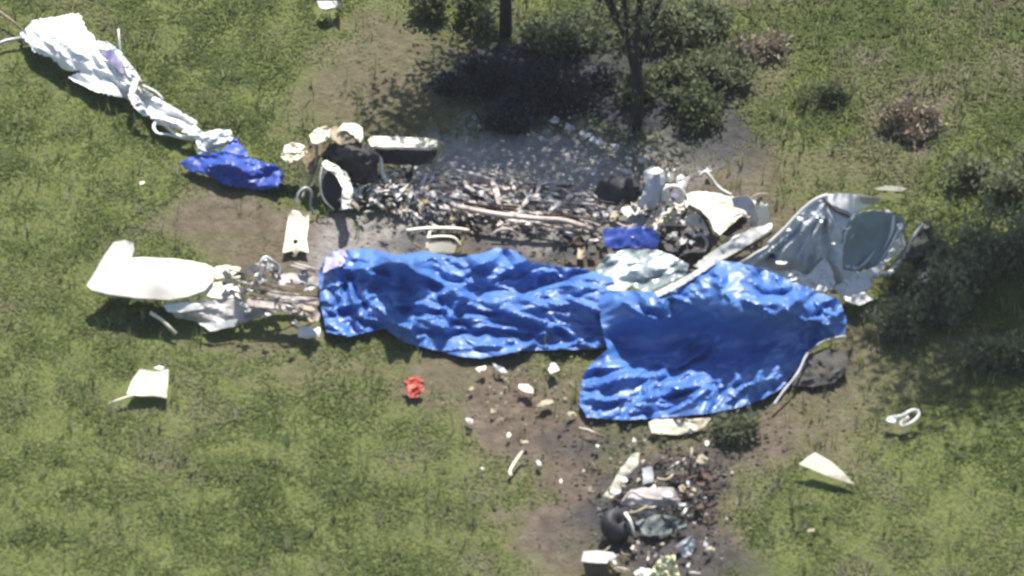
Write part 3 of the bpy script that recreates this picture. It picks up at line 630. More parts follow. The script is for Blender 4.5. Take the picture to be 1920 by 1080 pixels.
sheet('side_panel', fl([(1286,364,.86),(1310,358,.9),(1345,362,.9),(1380,370,.86),(1415,376,.8),(1418,400,.64),(1404,408,.6),(1392,404,.62),(1372,420,.5),(1350,440,.36),(1338,432,.42),(1330,410,.56),(1312,392,.68),(1292,382,.76)], .3), CREAM, cb, step=6, amp=.035, size=36, thick=.02)
sheet('grey_skin', [(1372,372,.9),(1400,366,.92),(1412,378,.86),(1420,400,.7),(1420,424,.5),(1406,420,.52),(1398,396,.7),(1376,388,.78)], SKIN, cb, step=6, amp=.02, thick=.015)
tube('cut_edge', smooth_path([(1290,386,.72),(1312,400,.64),(1326,420,.5),(1334,440,.36)]), .022, BURNT, cb)
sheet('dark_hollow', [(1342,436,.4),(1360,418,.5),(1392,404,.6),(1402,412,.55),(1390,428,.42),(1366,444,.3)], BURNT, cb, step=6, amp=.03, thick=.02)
tube('edge_curl', smooth_path([(1388,402,.66),(1398,402,.68),(1404,412,.6),(1402,424,.5)]), .02, WHITE, cb)
sheet('torn_skin', [(1284,408,.5),(1304,402,.54),(1322,416,.44),(1330,428,.36),(1310,424,.36),(1288,418,.4)], WHITE, cb, step=5, amp=.02, thick=.015, seed=3)
tube('curved_pipe', smooth_path([(1312,330,.5),(1322,322,.56),(1332,332,.5),(1342,346,.4),(1356,358,.34),(1372,366,.3)]), .026, WHITE, cb)
sheet('stub_post', [(1421,392,.85),(1426,378,.95),(1434,386,.92),(1440,382,.92),(1444,402,.76),(1442,428,.55),(1422,430,.55)], WHITE, cb, step=5, amp=.02, thick=.03)
sheet('floor_beam', [(1300,498,.5),(1332,474,.62),(1370,450,.74),(1410,428,.84),(1448,418,.86),(1446,430,.84),(1420,448,.74),(1385,470,.62),(1350,488,.54),(1316,506,.48)], WHITE, cb, step=6, amp=.02, size=26, thick=.05)
tube('floor_rail', [(1350,496,.4),(1400,464,.58),(1448,436,.72)], .02, BURNT, cb)
sheet('burnt_floor', [(1240,424,.2),(1300,424,.22),(1350,444,.22),(1330,470,.2),(1290,476,.2),(1250,470,.2),(1236,446,.2)], BURNT, cb, step=9, amp=.05, size=30, thick=.03)
tube('hoop', smooth_path([(1300,444,.3),(1316,440,.36),(1326,456,.3),(1320,474,.22)]), .026, ASHM, cb)
for i, (x, y, w_, h_, m_) in enumerate([(1262,440,26,18,GREYM),(1280,452,22,20,ASHM),(1296,436,16,14,WHITE),(1270,462,28,14,BURNT),(1250,410,18,22,GREYM),(1288,395,14,18,BURNT),(1280,340,36,26,GREYM),(1258,332,22,24,GREYM),(1240,446,16,18,BURNT),(1176,392,26,26,CREAM),(1150,404,30,20,TANM),(1200,400,14,16,BURNT)]):
    shard('torn_metal', x, y, w_, h_, .3 if y > 400 else .42, m_, cb, 70+i, ang=i*.8, amp=.08)
rn = random.Random(80)
for i in range(60):
    x = rn.uniform(1130, 1430); y = rn.uniform(376, 480)-max(0, x-1330)*.25
    if x < 1245 and y > 415: y -= 40
    z_ = .5-(y-380)*.0022
    if i % 3: shard('torn_metal', x, y, rn.uniform(10, 28), rn.uniform(7, 14), z_+rn.uniform(-.05, .1), rn.choice([BURNT, GREYM, ASHM, WHITE, TANM, BURNT, CREAM]), cb, 300+i, rn.uniform(0, 3), amp=.07)
    else: tube('torn_strip', smooth_path([(x-rn.uniform(8, 22), y+rn.uniform(-14, 14), z_), (x, y, z_+.1), (x+rn.uniform(8, 22), y+rn.uniform(-14, 14), z_)], 3), rn.uniform(.012, .026), rn.choice([BURNT, GREYM, WHITE, TANM]), cb, 5, .5)
bt = sheet('blue_sheet', [(1130,432,.46),(1160,426,.5),(1200,424,.5),(1226,430,.5),(1238,446,.42),(1232,464,.32),(1180,466,.3),(1136,464,.3)], ROYAL, None, step=6, amp=.03, size=30, thick=.02)
tag(bt, 'dark blue sheet folded below the bent white post', 'sheet')
gp = sheet('plastic_sheet', [(1118,505,.42),(1136,478,.55),(1170,468,.6),(1232,468,.6),(1260,478,.6),(1292,496,.62),(1284,516,.55),(1245,534,.5),(1212,552,.42),(1185,535,.42),(1165,548,.5),(1135,546,.5),(1108,520,.5)], mat('grey_white_plastic', (.66,.72,.7), .3, col2=(.22,.27,.28), scale=3.2, lo=.45, hi=.55, bump=.3, bscale=8), None, ctrl=[(1200,490,.6)], step=4, amp=.03, fac=.045, sharp=30, size=30, seed=4, ang=-.5, st=1.6, thick=.008)
tag(gp, 'grey white plastic sheet tucked between the two tarpaulins', 'sheet')

# ---- fuselage cone
fu = thing('fuselage_nose', 1560, 540, 0, 'upright grey white fuselage nose with a dark tinted window', 'fuselage')
sheet('skin', [(1378,500,.5),(1408,482,.66),(1440,462,.84),(1470,436,1.0),(1500,402,1.22),(1530,376,1.4),(1556,368,1.42),(1588,384,1.36),(1606,404,1.26),(1590,432,1.08),(1580,470,.8),(1580,505,.5),(1604,520,.34),(1600,548,.16),(1568,552,.14),(1530,538,.2),(1490,524,.28),(1430,512,.42)], SILVER, fu, lines=[(1548,376,x_,y_,a_,w_) for x_,y_,a_,w_ in ((1400,505,.05,8),(1440,515,.08,9),(1470,522,-.06,8),(1500,530,.09,9),(1525,540,.07,8),(1550,548,-.06,8),(1575,520,.08,9),(1420,500,-.05,7),(1485,500,.05,7))], ctrl=[(1520,440,1.0),(1480,480,.66),(1540,500,.46),(1550,400,1.28)], step=5, amp=.02, fac=.03, sharp=25, size=42, seed=6, ang=1.3, st=1.6, thick=.02, rag=1.2)
sheet('roof_flap', [(1540,366,1.46),(1570,362,1.5),(1612,364,1.5),(1654,372,1.46),(1640,384,1.36),(1614,392,1.3),(1604,408,1.22),(1590,396,1.32),(1560,384,1.4)], CLEAN, fu, ctrl=[(1600,376,1.44)], step=6, amp=.015, thick=.02)
sheet('flap_fold', [(1612,370,1.52),(1640,370,1.5),(1656,373,1.47),(1640,384,1.4),(1618,382,1.44)], TANM, fu, step=6, amp=.01, thick=.01)
tube('seam', smooth_path([(1542,370,1.47),(1556,386,1.42),(1572,398,1.34),(1592,406,1.26)]), .022, BURNT, fu)
tube('rim', smooth_path([(1440,458,.9),(1472,428,1.08),(1502,396,1.28),(1530,374,1.44),(1552,366,1.5)]), .03, CLEAN, fu)
sheet('window', [(1580,436,1.08),(1592,418,1.2),(1606,400,1.3),(1634,394,1.32),(1664,396,1.26),(1696,408,1.08),(1698,436,.86),(1678,452,.76),(1664,480,.56),(1640,502,.4),(1602,511,.34),(1580,508,.4),(1577,470,.76)], TEAL, fu, ctrl=[(1630,450,.8)], step=5, rag=2.2, amp=.02, fac=.02, sharp=25, size=34, st=1.6, ang=1.2, thick=.015)
sheet('torn_rim', fl([(1690,432,.86),(1694,452,.72),(1676,478,.5),(1654,506,.28),(1622,524,.18),(1590,534,.16),(1572,526,.22),(1586,508,.36),(1618,510,.34),(1646,494,.44),(1664,472,.6),(1680,446,.78)], .6), CLEAN, fu, step=5, amp=.04, size=20, thick=.02, seed=3)
sheet('torn_rim', fl([(1560,538,.3),(1596,520,.34),(1630,518,.34),(1634,538,.28),(1618,546,.26),(1638,562,.22),(1610,572,.19),(1586,564,.22)], .6), CLEAN, fu, step=5, amp=.04, size=18, thick=.02, seed=5)
sheet('torn_rim', fl([(1400,506,.56),(1430,500,.6),(1462,508,.54),(1490,506,.56),(1512,516,.48),(1530,500,.56),(1546,480,.74),(1558,500,.58),(1566,530,.34),(1556,548,.26),(1520,542,.3),(1486,530,.38),(1440,520,.46)], .6), CLEAN, fu, step=5, amp=.05, size=18, thick=.015, seed=7)
rn = random.Random(77)
for i in range(16):
    a_ = -.5+i*.19; x = 1634+58*math.cos(a_)+rn.uniform(-4, 4); y = 455+60*math.sin(a_)+rn.uniform(-4, 4)
    if y > 395: shard('torn_edge', x, y, rn.uniform(12, 26), rn.uniform(7, 13), max(.2, 1.34-(y-390)*.0082), rn.choice([CLEAN, WHITE, SKIN]), fu, i, a_+1.57, amp=.06)
shard('rivet_plate', 1586, 427, 20, 7, 1.14, CLEAN, fu, 2)
shard('torn_metal', 1562, 452, 10, 26, .95, CLEAN, fu, 4, amp=.05)
shard('torn_metal', 1448, 478, 26, 12, .72, BURNT, fu, 6, amp=.04)
shard('torn_metal', 1462, 492, 30, 9, .7, WHITE, fu, 8, amp=.04)
tube('rail', [(1384,496,.56),(1420,474,.72),(1460,452,.9)], .022, WHITE, fu)
ln = [(1668, 396, 1.2)]
for i, (x1, y1, x2, y2) in enumerate([(1690,418,1642,500),(1676,404,1656,470),(1640,470,1596,512),(1600,410,1586,470)]):
    z1, z2 = 1.36-(y1-390)*.0084, 1.36-(y2-390)*.0084
    tube('fold', smooth_path([(x1,y1,z1), ((x1+x2)/2+5,(y1+y2)/2,(z1+z2)/2+.03), (x2,y2,z2)]), [.012,.02,.028,.03,.034,.03,.026,.02,.012], SILVER, fu, 6, .5)
shard('marker', 1665, 396, 15, 11, 1.28, CLEAN, fu, 9)
sl = sheet('wing_sliver', [(1638,353,.3),(1660,348,.32),(1690,350,.32),(1700,354,.3),(1688,359,.27),(1650,357,.27)], CREAM, None, step=6, thick=.03); tag(sl, 'thin cream sliver lying in the grass above the fuselage nose', 'scrap'); clear(1670,362,40,14)
CLEAR_POLY += [[(1090,480),(1310,470),(1310,600),(1090,600)], [(1380,500),(1560,370),(1690,420),(1690,470),(1600,570),(1540,550)], [(1120,330),(1440,360),(1450,470),(1300,520),(1120,500)]]
# mangled dark piece right of the nose
mg = thing('mangled_fitting', 1720, 520, 0, 'mangled dark fitting with pale edges beside the fuselage nose', 'wreckage')
for i, (x, y, w_, h_, z, m_) in enumerate([(1712,470,46,60,.3,BURNT),(1724,452,36,16,.5,TANM),(1738,424,18,12,.5,TANM),(1700,480,30,34,.22,BURNT),(1730,500,24,22,.2,BURNT)]):
    shard('plate', x, y, w_, h_, z, m_, mg, 20+i, ang=-.6+.2*i, amp=.08)
tube('pipe', smooth_path([(1690,500,.1),(1702,470,.34),(1716,440,.5),(1732,420,.6)]), .03, GREYM, mg)
for i, (x, y, w_, h_) in enumerate([(1736,508,30,26),(1724,524,24,20),(1742,528,22,28),(1730,546,20,12),(1752,540,10,16)]):
    t = shard('white_scrap', x, y, w_, h_, .16, WHITE, None, 30+i, ang=i, amp=.09); tag(t, ['broad torn white scrap right under the mangled dark fitting', 'torn white scrap leftmost in the cluster below the mangled fitting', 'tall torn white scrap at the middle of the cluster by the nose', 'flat torn white scrap lowest in the cluster by the nose', 'thin torn white scrap rightmost in the cluster by the nose'][i], 'scrap', 'torn scraps right of the nose')
clear(1735,525,45,55)

# ================================================================== loose pieces
t = thing('cream_board', 1275, 800, 0, 'cream board poking out under the front edge of the tarpaulin', 'board')
sheet('panel', [(1216,792,.12),(1226,786,.16),(1280,786,.16),(1334,784,.16),(1322,800,.08),(1296,812,.05),(1262,815,.05),(1222,812,.06)], CREAM, t, step=6, amp=.025, thick=.03)
shard('torn_end', 1305, 792, 50, 12, .19, mat('bare_wood', (.5,.4,.26), .8, col2=(.36,.28,.17), scale=8), t, 4, thick=.02)
t = sheet('triangular_panel', [(1497,870,.2),(1512,858,.26),(1528,848,.3),(1560,866,.24),(1584,888,.16),(1603,909,.08),(1560,896,.12),(1522,880,.17)], CREAM, None, step=8, rag=.3, thick=.035)
tag(t, 'triangular cream panel lying at the edge of the bare soil', 'panel'); clear(1550,890,60,32)
t = thing('white_loop', 1690, 790, 0, 'white looped handle lying in the grass at the right', 'handle')
tube('loop', smooth_path([(1664,784,.14),(1690,780,.2),(1708,770,.24),(1720,770,.24),(1722,780,.2),(1710,792,.16),(1692,800,.12),(1690,792,.15),(1704,782,.2)]), .026, WHITE, t)
shard('grip', 1672, 786, 32, 15, .17, CLEAN, t, 3, thick=.04); clear(1690,795,45,24)
t = tube('bent_stick', smooth_path([(958,893,.05),(956,884,.08),(966,866,.1),(980,846,.12)]), [.03,.03,.03,.028,.025,.025,.024,.024,.024,.024,.024,.024,.02], CREAM); tag(t, 'thin bent cream stick standing out in the trampled grass', 'stick'); clear(968,880,22,34)
t = thing('cream_square', 276, 735, 0, 'cream square panel with a rod at its corner in the grass', 'panel')
sheet('panel', [(238,738,.16),(248,712,.22),(262,692,.3),(292,696,.28),(316,692,.3),(315,720,.2),(312,746,.13),(290,742,.13),(262,742,.14)], CREAM, t, step=8, rag=.4, thick=.03)
tube('rod', [(204,757,.1),(222,750,.12),(252,740,.15)], .018, CREAM, t)
shard('torn_corner', 300, 690, 24, 9, .27, WHITE, t, 3); clear(270,735,74,46)
t = thing('red_fitting', 776, 735, 0, 'small crumpled red piece lying alone in the grass', 'scrap')
sheet('shell', [(758,718,.1),(768,708,.16),(782,706,.18),(794,716,.15),(795,730,.1),(784,744,.06),(768,746,.05),(762,734,.07)], RED, t, step=4, amp=.05, size=16, seed=3)
tube('stalk', [(762,722,.12),(758,714,.16)], .02, RED, t); clear(776,738,28,24)
# timber-like frame pieces in the trench
t = thing('cream_strut', 1165, 900, 0, 'diagonal cream strut leaning above the black wheel', 'strut')
sheet('bar', [(1128,934,.14),(1146,910,.26),(1162,882,.38),(1184,852,.5),(1199,848,.52),(1196,872,.42),(1178,890,.34),(1164,908,.26),(1158,926,.18),(1138,940,.1)], CREAM, t, step=6, amp=.03, size=20, thick=.05)
shard('bracket', 1156, 920, 22, 22, .3, WHITE, t, 2, amp=.03); shard('bracket', 1170, 900, 20, 12, .36, WHITE, t, 7, amp=.03)
t = thing('grey_cowling', 1220, 935, 0, 'flat grey cowling piece lying across the ditch of burnt soil', 'panel')
sheet('panel', [(1164,944,.28),(1182,918,.38),(1210,914,.4),(1262,914,.4),(1272,930,.34),(1278,944,.26),(1240,948,.26),(1200,944,.28),(1176,946,.27)], ASHM, t, ctrl=[(1220,928,.38)], step=6, amp=.02, size=30, thick=.05)
tube('rolled_edge', smooth_path([(1166,943,.3),(1184,922,.41),(1212,934,.36),(1276,938,.32)]), .02, PINKM, t)
shard('patch', 1252, 928, 22, 18, .4, SKIN, t, 5)
t = sheet('grey_offcut', [(1204,878,.2),(1222,874,.22),(1226,902,.1),(1206,908,.1)], SKIN, None, step=6, amp=.02); tag(t, 'grey offcut standing between the cream strut and the cowling', 'scrap')
t = tube('bent_bar', smooth_path([(1232,898,.14),(1250,900,.16),(1262,890,.16)]), .025, TANM); tag(t, 'small bent tan bar above the flat grey cowling', 'bar')
wh = thing('landing_gear', 1155, 985, 0, 'black wheel with a bent white fork in the burnt ditch', 'wheel')
cen = at(1155, 985, .22)
def wheel_torus(cen, axis, R0, r0, name, m, parent):
    axis = axis.normalized(); a_ = axis.cross(Vector((0, 0, 1))).normalized(); b_ = a_.cross(axis)
    wtube(name, [cen+a_*math.cos(2*math.pi*i/22)*R0+b_*math.sin(2*math.pi*i/22)*R0 for i in range(22)], r0, m, parent, 10, 1.2, True)
wheel_torus(cen, Vector((.5, -.35, .8)), .12, .12, 'tyre', BLACKM, wh)
wtube('hub', [cen-Vector((.5, -.35, .8)).normalized()*.05, cen+Vector((.5, -.35, .8)).normalized()*.05], .09, BLACKM, wh, 12)
tube('fork', smooth_path([(1172,962,.42),(1180,974,.4),(1186,990,.3),(1188,1000,.22)]), .03, WHITE, wh, flat=.6)
tube('axle', smooth_path([(1172,962,.4),(1192,960,.36),(1212,950,.34)]), .018, TANM, wh)
ch = thing('charred_scraps', 1230, 980, 0, 'heap of blackened and white torn fragments around the wheel and cowling', 'wreckage')
rn = random.Random(81)
for i in range(70):
    x = rn.uniform(1110, 1330); y = rn.uniform(850, 1075)
    if i % 4: shard('fragment', x, y, rn.uniform(9, 26), rn.uniform(5, 13), .05+rn.random()*.08, rn.choice([BURNT, BURNT, STONE, RUST, TANM, SKIN, WHITE]), ch, 400+i, rn.uniform(0, 3), amp=.06)
    else: tube('wire', smooth_path([(x-rn.uniform(6, 24), y+rn.uniform(-12, 12), .05), (x, y, .14), (x+rn.uniform(6, 24), y+rn.uniform(-12, 12), .05)], 3), rn.uniform(.008, .016), rn.choice([BURNT, TANM, WHITE]), ch, 5)
t = sheet('grey_sheet', [(1190,978,.14),(1230,964,.2),(1270,970,.18),(1290,985,.12),(1250,1002,.08),(1210,1006,.07)], mat('dull_grey_green_sheet', (.13,.15,.145), .6, col2=(.07,.08,.08), scale=5), None, step=6, amp=.08, size=26, seed=5); tag(t, 'dull grey green sheet crumpled right of the black wheel', 'sheet')
t = thing('white_box', 1122, 1050, 0, 'white box lid lying on the brown soil at the bottom', 'box')
sheet('lid', [(1090,1052,.2),(1094,1034,.27),(1120,1032,.27),(1150,1036,.25),(1157,1044,.22),(1142,1048,.21),(1138,1056,.19),(1112,1055,.19)], CLEAN, t, step=7, rag=.4, thick=.03)
sheet('side', [(1093,1056,.17),(1138,1058,.17),(1144,1078,.01),(1098,1080,.01)], mat('lid_shadow_brown', (.11,.075,.055), .85, col2=(.08,.055,.04)), t, step=8, rag=.4, thick=.03)  # dark brown sheet stands in for the shadow beneath the lid
t = sheet('foam_lump', [(1216,1085,.1),(1228,1058,.22),(1240,1044,.3),(1266,1040,.3),(1268,1058,.2),(1276,1085,.08)], YEL, None, step=4, amp=.1, size=16, seed=8); tag(t, 'pale yellow foam lump at the bottom edge', 'foam')
t = sheet('white_scrap', [(1188,1074,.1),(1200,1064,.14),(1222,1068,.12),(1228,1085,.06),(1192,1085,.05)], WHITE, None, step=4, amp=.06, size=12); tag(t, 'torn white scrap touching the left of the yellow foam', 'scrap')
t = sheet('grey_scrap', [(1268,1024,.18),(1284,1012,.24),(1298,1004,.28),(1304,1024,.16),(1296,1040,.08),(1284,1048,.04)], SKIN, None, step=5, amp=.05, size=16); tag(t, 'pale grey torn skin standing right of the yellow foam', 'scrap')
rt = thing('rusty_tangle', 1290, 900, 0, 'tangle of rusty brown strips heaped on bare soil', 'wreckage')
rnd = random.Random(21)
for i in range(34):
    x = rnd.gauss(1290, 26); y = rnd.gauss(900, 36); a_ = rnd.uniform(0, 6.28); L = rnd.uniform(8, 24); z = .05+rnd.random()*.16
    if y > 960: y = 900
    if i % 3: tube('strip', smooth_path([(x-L*math.cos(a_), y-L*.6*math.sin(a_), z), (x, y-4, z+.06), (x+L*math.cos(a_), y+L*.6*math.sin(a_), z-.02)], 3), rnd.uniform(.012, .026), rnd.choice([RUST, RUST, TANM, BURNT]), rt, 5, .5)
    else: shard('plate', x, y, rnd.uniform(16, 38), rnd.uniform(10, 22), z, rnd.choice([RUST, RUST, STONE, TANM]), rt, i, a_, amp=.08)
t = tube('white_fastener', [(1280,967,.12),(1288,955,.16)], .03, WHITE); tag(t, 'short white fastener under the rusty tangle', 'fastener')
t = shard('white_tab', 1326, 833, 10, 14, .12, WHITE, None, 4, amp=.03); tag(t, 'tiny white tab on soil above the rusty tangle', 'scrap')
lump = sheet('soil_lump', [(1484,722,.04),(1496,690,.12),(1514,668,.2),(1548,652,.24),(1586,660,.16),(1592,690,.1),(1566,716,.05),(1530,724,.03)], STONE, None, ctrl=[(1535,684,.2)], step=6, amp=.06, size=24, thick=.04); tag(lump, 'dark lump of soil under the right tarpaulin hem', 'lump')
t = shard('white_chunk', 608, 10, 44, 20, .26, WHITE, None, 8, amp=.06, thick=.05); tag(t, 'white chunk in the grass at the top edge left of centre', 'scrap'); clear(610,16,34,18)
t = shard('black_chunk', 634, 8, 16, 34, .24, BURNT, None, 9, amp=.05, thick=.05); tag(t, 'dark chunk touching the white one at the top edge', 'scrap')
t = shard('bright_chip', 1036, 692, 34, 24, .12, WHITE, None, 2, amp=.08); tag(t, 'bright white chip on the soil just below the tarpaulin gap', 'scrap')
t = shard('cream_chip', 899, 692, 26, 18, .1, CREAM, None, 3, amp=.06); tag(t, 'cream chip beneath the left tarpaulin, leftmost of the trail', 'scrap')
t = shard('grey_chip', 936, 690, 34, 14, .1, SKIN, None, 5, .5, amp=.05); tag(t, 'narrow grey chip slanting next to the cream chip', 'scrap')
t = shard('split_chip', 988, 730, 36, 18, .1, CREAM, None, 6, .3, amp=.08); tag(t, 'split cream chip in the middle of the bare soil', 'scrap')
t = shard('flat_chip', 1022, 755, 36, 15, .1, TANM, None, 7, -.3, amp=.04); tag(t, 'flat tan chip lowest of the trail under the tarpaulins', 'scrap')
CHIP = ['tan chip below the leftmost cream chip of the trail', 'grey chip on soil straight below the tan one', 'cream chip on soil above the bent stick', 'tan chip just above the top of the bent stick', 'grey chip right of the bent stick', 'cream chip in the path left of the cream strut', 'tan chip left of the lower tarpaulin edge', 'grey chip below the cream board, above the strut', 'cream chip in the grass edge left of the bent stick', 'tan chip halfway between the tan trail start and the bent stick', 'grey chip on soil below the tarpaulin front corner']
for i, (x, y) in enumerate([(884,728),(880,788),(955,816),(985,828),(1012,868),(1052,902),(1072,775),(1190,826),(905,880),(925,770),(1120,835)]):
    t = shard('soil_chip', x, y, 12+(i*5) % 8, 9+(i*3) % 5, .07, [TANM, ASHM, CREAM][i % 3], None, 90+i, i, amp=.04); tag(t, CHIP[i], 'scrap', 'tiny chips on the trampled soil')
LINE = ['topmost pale scrap of the line strewn down the dark ground', 'pale scrap second from the top of the line on dark ground', 'long pale scrap third from the top of the line on dark ground', 'broad pale scrap fourth in the line left of the slim tree', 'pale scrap fifth in the line just before the slim tree', 'small pale scrap on ash left of the topmost one', 'tiniest pale scrap, farthest left on the ash', 'pale scrap right below the foot of the slim tree', 'pale scrap right of and below the slim tree foot', 'narrow upright pale scrap on ash left of the dark opening', 'pale scrap on ash touching the top of the dark opening', 'small pale scrap just above the bent white post', 'flat pale scrap between the slim tree and dark opening', 'lone pale scrap above the curved white pipe']
for i, (x, y, w_, h_) in enumerate([(1040,226,20,18),(1068,238,26,14),(1098,250,30,12),(1118,264,34,14),(1154,276,20,14),(1016,260,16,10),(990,252,9,8),(1178,296,22,12),(1202,300,26,14),(1114,322,10,22),(1176,322,26,18),(1212,296,12,10),(1180,306,14,10),(1330,318,12,14)]):
    t = shard('ash_scrap', x, y, w_, h_, .12, [GREYM, SKIN][i % 2], None, 50+i, .3, amp=.06); tag(t, LINE[i], 'scrap', 'scraps strewn across the burnt ground')
for i, (x, y) in enumerate([(1100,806),(1112,812)]):
    t = tube('twig', [(x-14, y-4, .06), (x+4, y, .09), (x+20, y+8, .04)], .014, [CREAM, STRAW][i]); tag(t, ['pale twig at the tarpaulin front corner', 'brown twig beside the pale twig at the tarpaulin corner'][i], 'twig')
t = shard('grass_scrap', 265, 343, 12, 9, .2, CREAM, None, 4); tag(t, 'tiny cream scrap in the grass below the royal blue cloth, left end', 'scrap')
t = shard('far_chip', 1520, 993, 22, 12, .12, TANM, None, 4); tag(t, 'dull tan chip in grass below the triangular panel', 'scrap')
for a_ in [(80,110,90,60),(700,345,120,70),(1680,560,60,20)]: pass

# ================================================================== trees, bushes and plants
LEAF = blade_material('tree_leaves', [(0, (.045, .06, .035)), (.4, (.085, .11, .055)), (.75, (.15, .175, .085)), (1, (.23, .255, .16))], .55)
def leaves(name, pts, size, parent, m=LEAF, per=6, spread=.16, droop=.5, tone0=.5):
    """small pointed leaf faces in sprays round the twig ends PTS"""
    n = len(pts)*per; P = np.repeat(np.array([tuple(p) for p in pts]), per, 0)+rng.normal(0, spread, (n, 3))
    d = rng.normal(0, 1, (n, 3)); d[:, 2] -= droop; d /= np.linalg.norm(d, axis=1)[:, None]
    s = np.cross(d, rng.normal(0, 1, (n, 3))); s /= np.linalg.norm(s, axis=1)[:, None]+1e-9
    L = size*rng.uniform(.6, 1.3, n)[:, None]
    co = np.empty((n, 4, 3)); co[:, 0] = P; co[:, 1] = P+d*L*.5+s*L*.24; co[:, 2] = P+d*L; co[:, 3] = P+d*L*.5-s*L*.24
    me = fast_mesh(name, co.reshape(-1, 3), (np.arange(n)*4)[:, None]+np.array([[0, 1, 2, 3]]), False)
    tone = np.clip(np.repeat(tone0+rng.normal(0, .16, len(pts)), per)+rng.normal(0, .1, n), 0, 1)
    a = me.attributes.new('tone', 'FLOAT', 'POINT'); a.data.foreach_set('value', np.repeat(tone, 4).astype(np.float32))
    return place(name, me, m, parent)
def tree(name, px, py, label, limbs, trunk_r, seed, twig_n=5, leafsize=.09, per=6, spread=.16, cat='tree', tone0=.5, base_z=0, droop=.5, twl=(.35, .8)):
    """LIMBS: lists of metre offsets from the base; the first is the trunk"""
    r = random.Random(seed); t = thing(name, px, py, base_z, label, cat); B = t.location
    tips = []
    def bez(P): return [Vector(p) for p in smooth_path(P, 3)]
    bm = bmesh.new(); P = [B+v for v in bez(limbs[0])]; n = len(P)
    sweep(bm, P, [trunk_r*(1-.55*i/(n-1)) for i in range(n)], 8); bmesh.ops.recalc_face_normals(bm, faces=bm.faces); link('trunk', bm, BARK, t)
    for L in limbs[1:]:
        P = [B+v for v in bez(L)]; n = len(P)
        bm = bmesh.new(); sweep(bm, P, [trunk_r*(.55-.42*i/(n-1)) for i in range(n)], 6)
        for i in range(2, n):
            for k in range(twig_n):
                d = Vector((r.gauss(0, 1), r.gauss(0, 1), r.gauss(.25, .7))).normalized()*r.uniform(*twl)
                q = [P[i], P[i]+d*.5+Vector((0, 0, r.uniform(-.05, .1))), P[i]+d]
                sweep(bm, q, [trunk_r*.12, trunk_r*.08, .004], 4); tips += [q[1], q[2], q[2]]
        bmesh.ops.recalc_face_normals(bm, faces=bm.faces); link('limb', bm, BARK, t)
    leaves('crown', tips, leafsize, t, LEAF, per, spread, droop, tone0)
    return t
# slim forked tree at the top, right of the centre
tree('slim_tree', 1192, 236, 'slim dark forked tree standing on dark ground, right of the wider one', [
    [(0,0,-.1),(.02,.02,.7),(0,.04,1.2),(.0,.05,1.6)],
    [(0,.05,1.1),(-.22,.15,1.7),(-.52,.3,2.3),(-1.0,.5,3.3)], [(0,.05,1.5),(.03,.2,2.2),(.08,.4,3.1),(.1,.5,4.2)], [(0,.04,1.05),(.2,.1,1.7),(.4,.3,2.5),(.8,.5,3.8)], [(0,.05,.9),(-.14,.1,1.5),(-.2,.3,2.3),(-.3,.4,3.4)], [(-.3,.2,1.85),(-.5,.2,2.6),(-.6,.3,3.4),(-.62,.4,4)]],
    .11, 4, 4, .10, 3, .13, tone0=.9, droop=1.2)
tree('spreading_tree', 948, 60, 'wider dark tree whose lower trunk shows at the top edge', [
    [(0,0,-.1),(.0,.02,.6),(-.03,.05,1.3),(-.05,.1,2.)],
    [(-.05,.1,1.7),(-.5,.1,2.8),(-.8,.15,3.6),(-1.0,.2,4.3)], [(-.05,.1,1.9),(.0,.3,3.),(.1,.5,4.2),(.2,.6,5.2)], [(-.05,.1,1.6),(.7,-.1,2.7),(1.5,-.2,3.5),(2.2,-.3,4.2)], [(-.05,.1,1.8),(-.3,-.6,2.9),(-.6,-1.,3.7),(-.7,-1.2,4.4)], [(-.05,.1,1.8),(.5,.9,2.9),(.8,1.3,3.9),(.9,1.4,4.8)], [(0,.1,1.9),(.5,-.7,3.1),(.9,-1.1,3.9),(1.2,-1.3,4.5)]],
    .11, 9, 9, .15, 9, .3, tone0=.4, twl=(.5, 1.15))
tree('leaning_tree', 2090, 330, 'tree at the right whose crown shades the grass', [
    [(0,0,-.1),(-.2,.0,1.2),(-.5,.0,2.5),(-.8,.0,3.9)],
    [(-.8,0,3.6),(-1.6,.1,4.8),(-2.2,.1,5.8),(-2.9,0,6.3)], [(-.8,0,3.9),(-.9,.4,5.2),(-1.1,.7,6.4),(-1.2,.8,7.2)], [(-.8,0,3.8),(-1.2,-.6,5),(-1.7,-.9,5.9),(-2.1,-1,6.4)], [(-.7,0,3.6),(-.2,.4,5),(.3,.6,6),(.8,.6,6.6)], [(-.8,0,3.8),(-1.5,.8,5),(-2.1,1.2,5.9),(-2.5,1.3,6.4)], [(-.6,0,3.4),(-.2,-.7,4.8),(.1,-1,5.8),(.3,-1.1,6.3)]],
    .17, 15, 10, .15, 10, .3, tone0=.4, twl=(.5, 1.1))
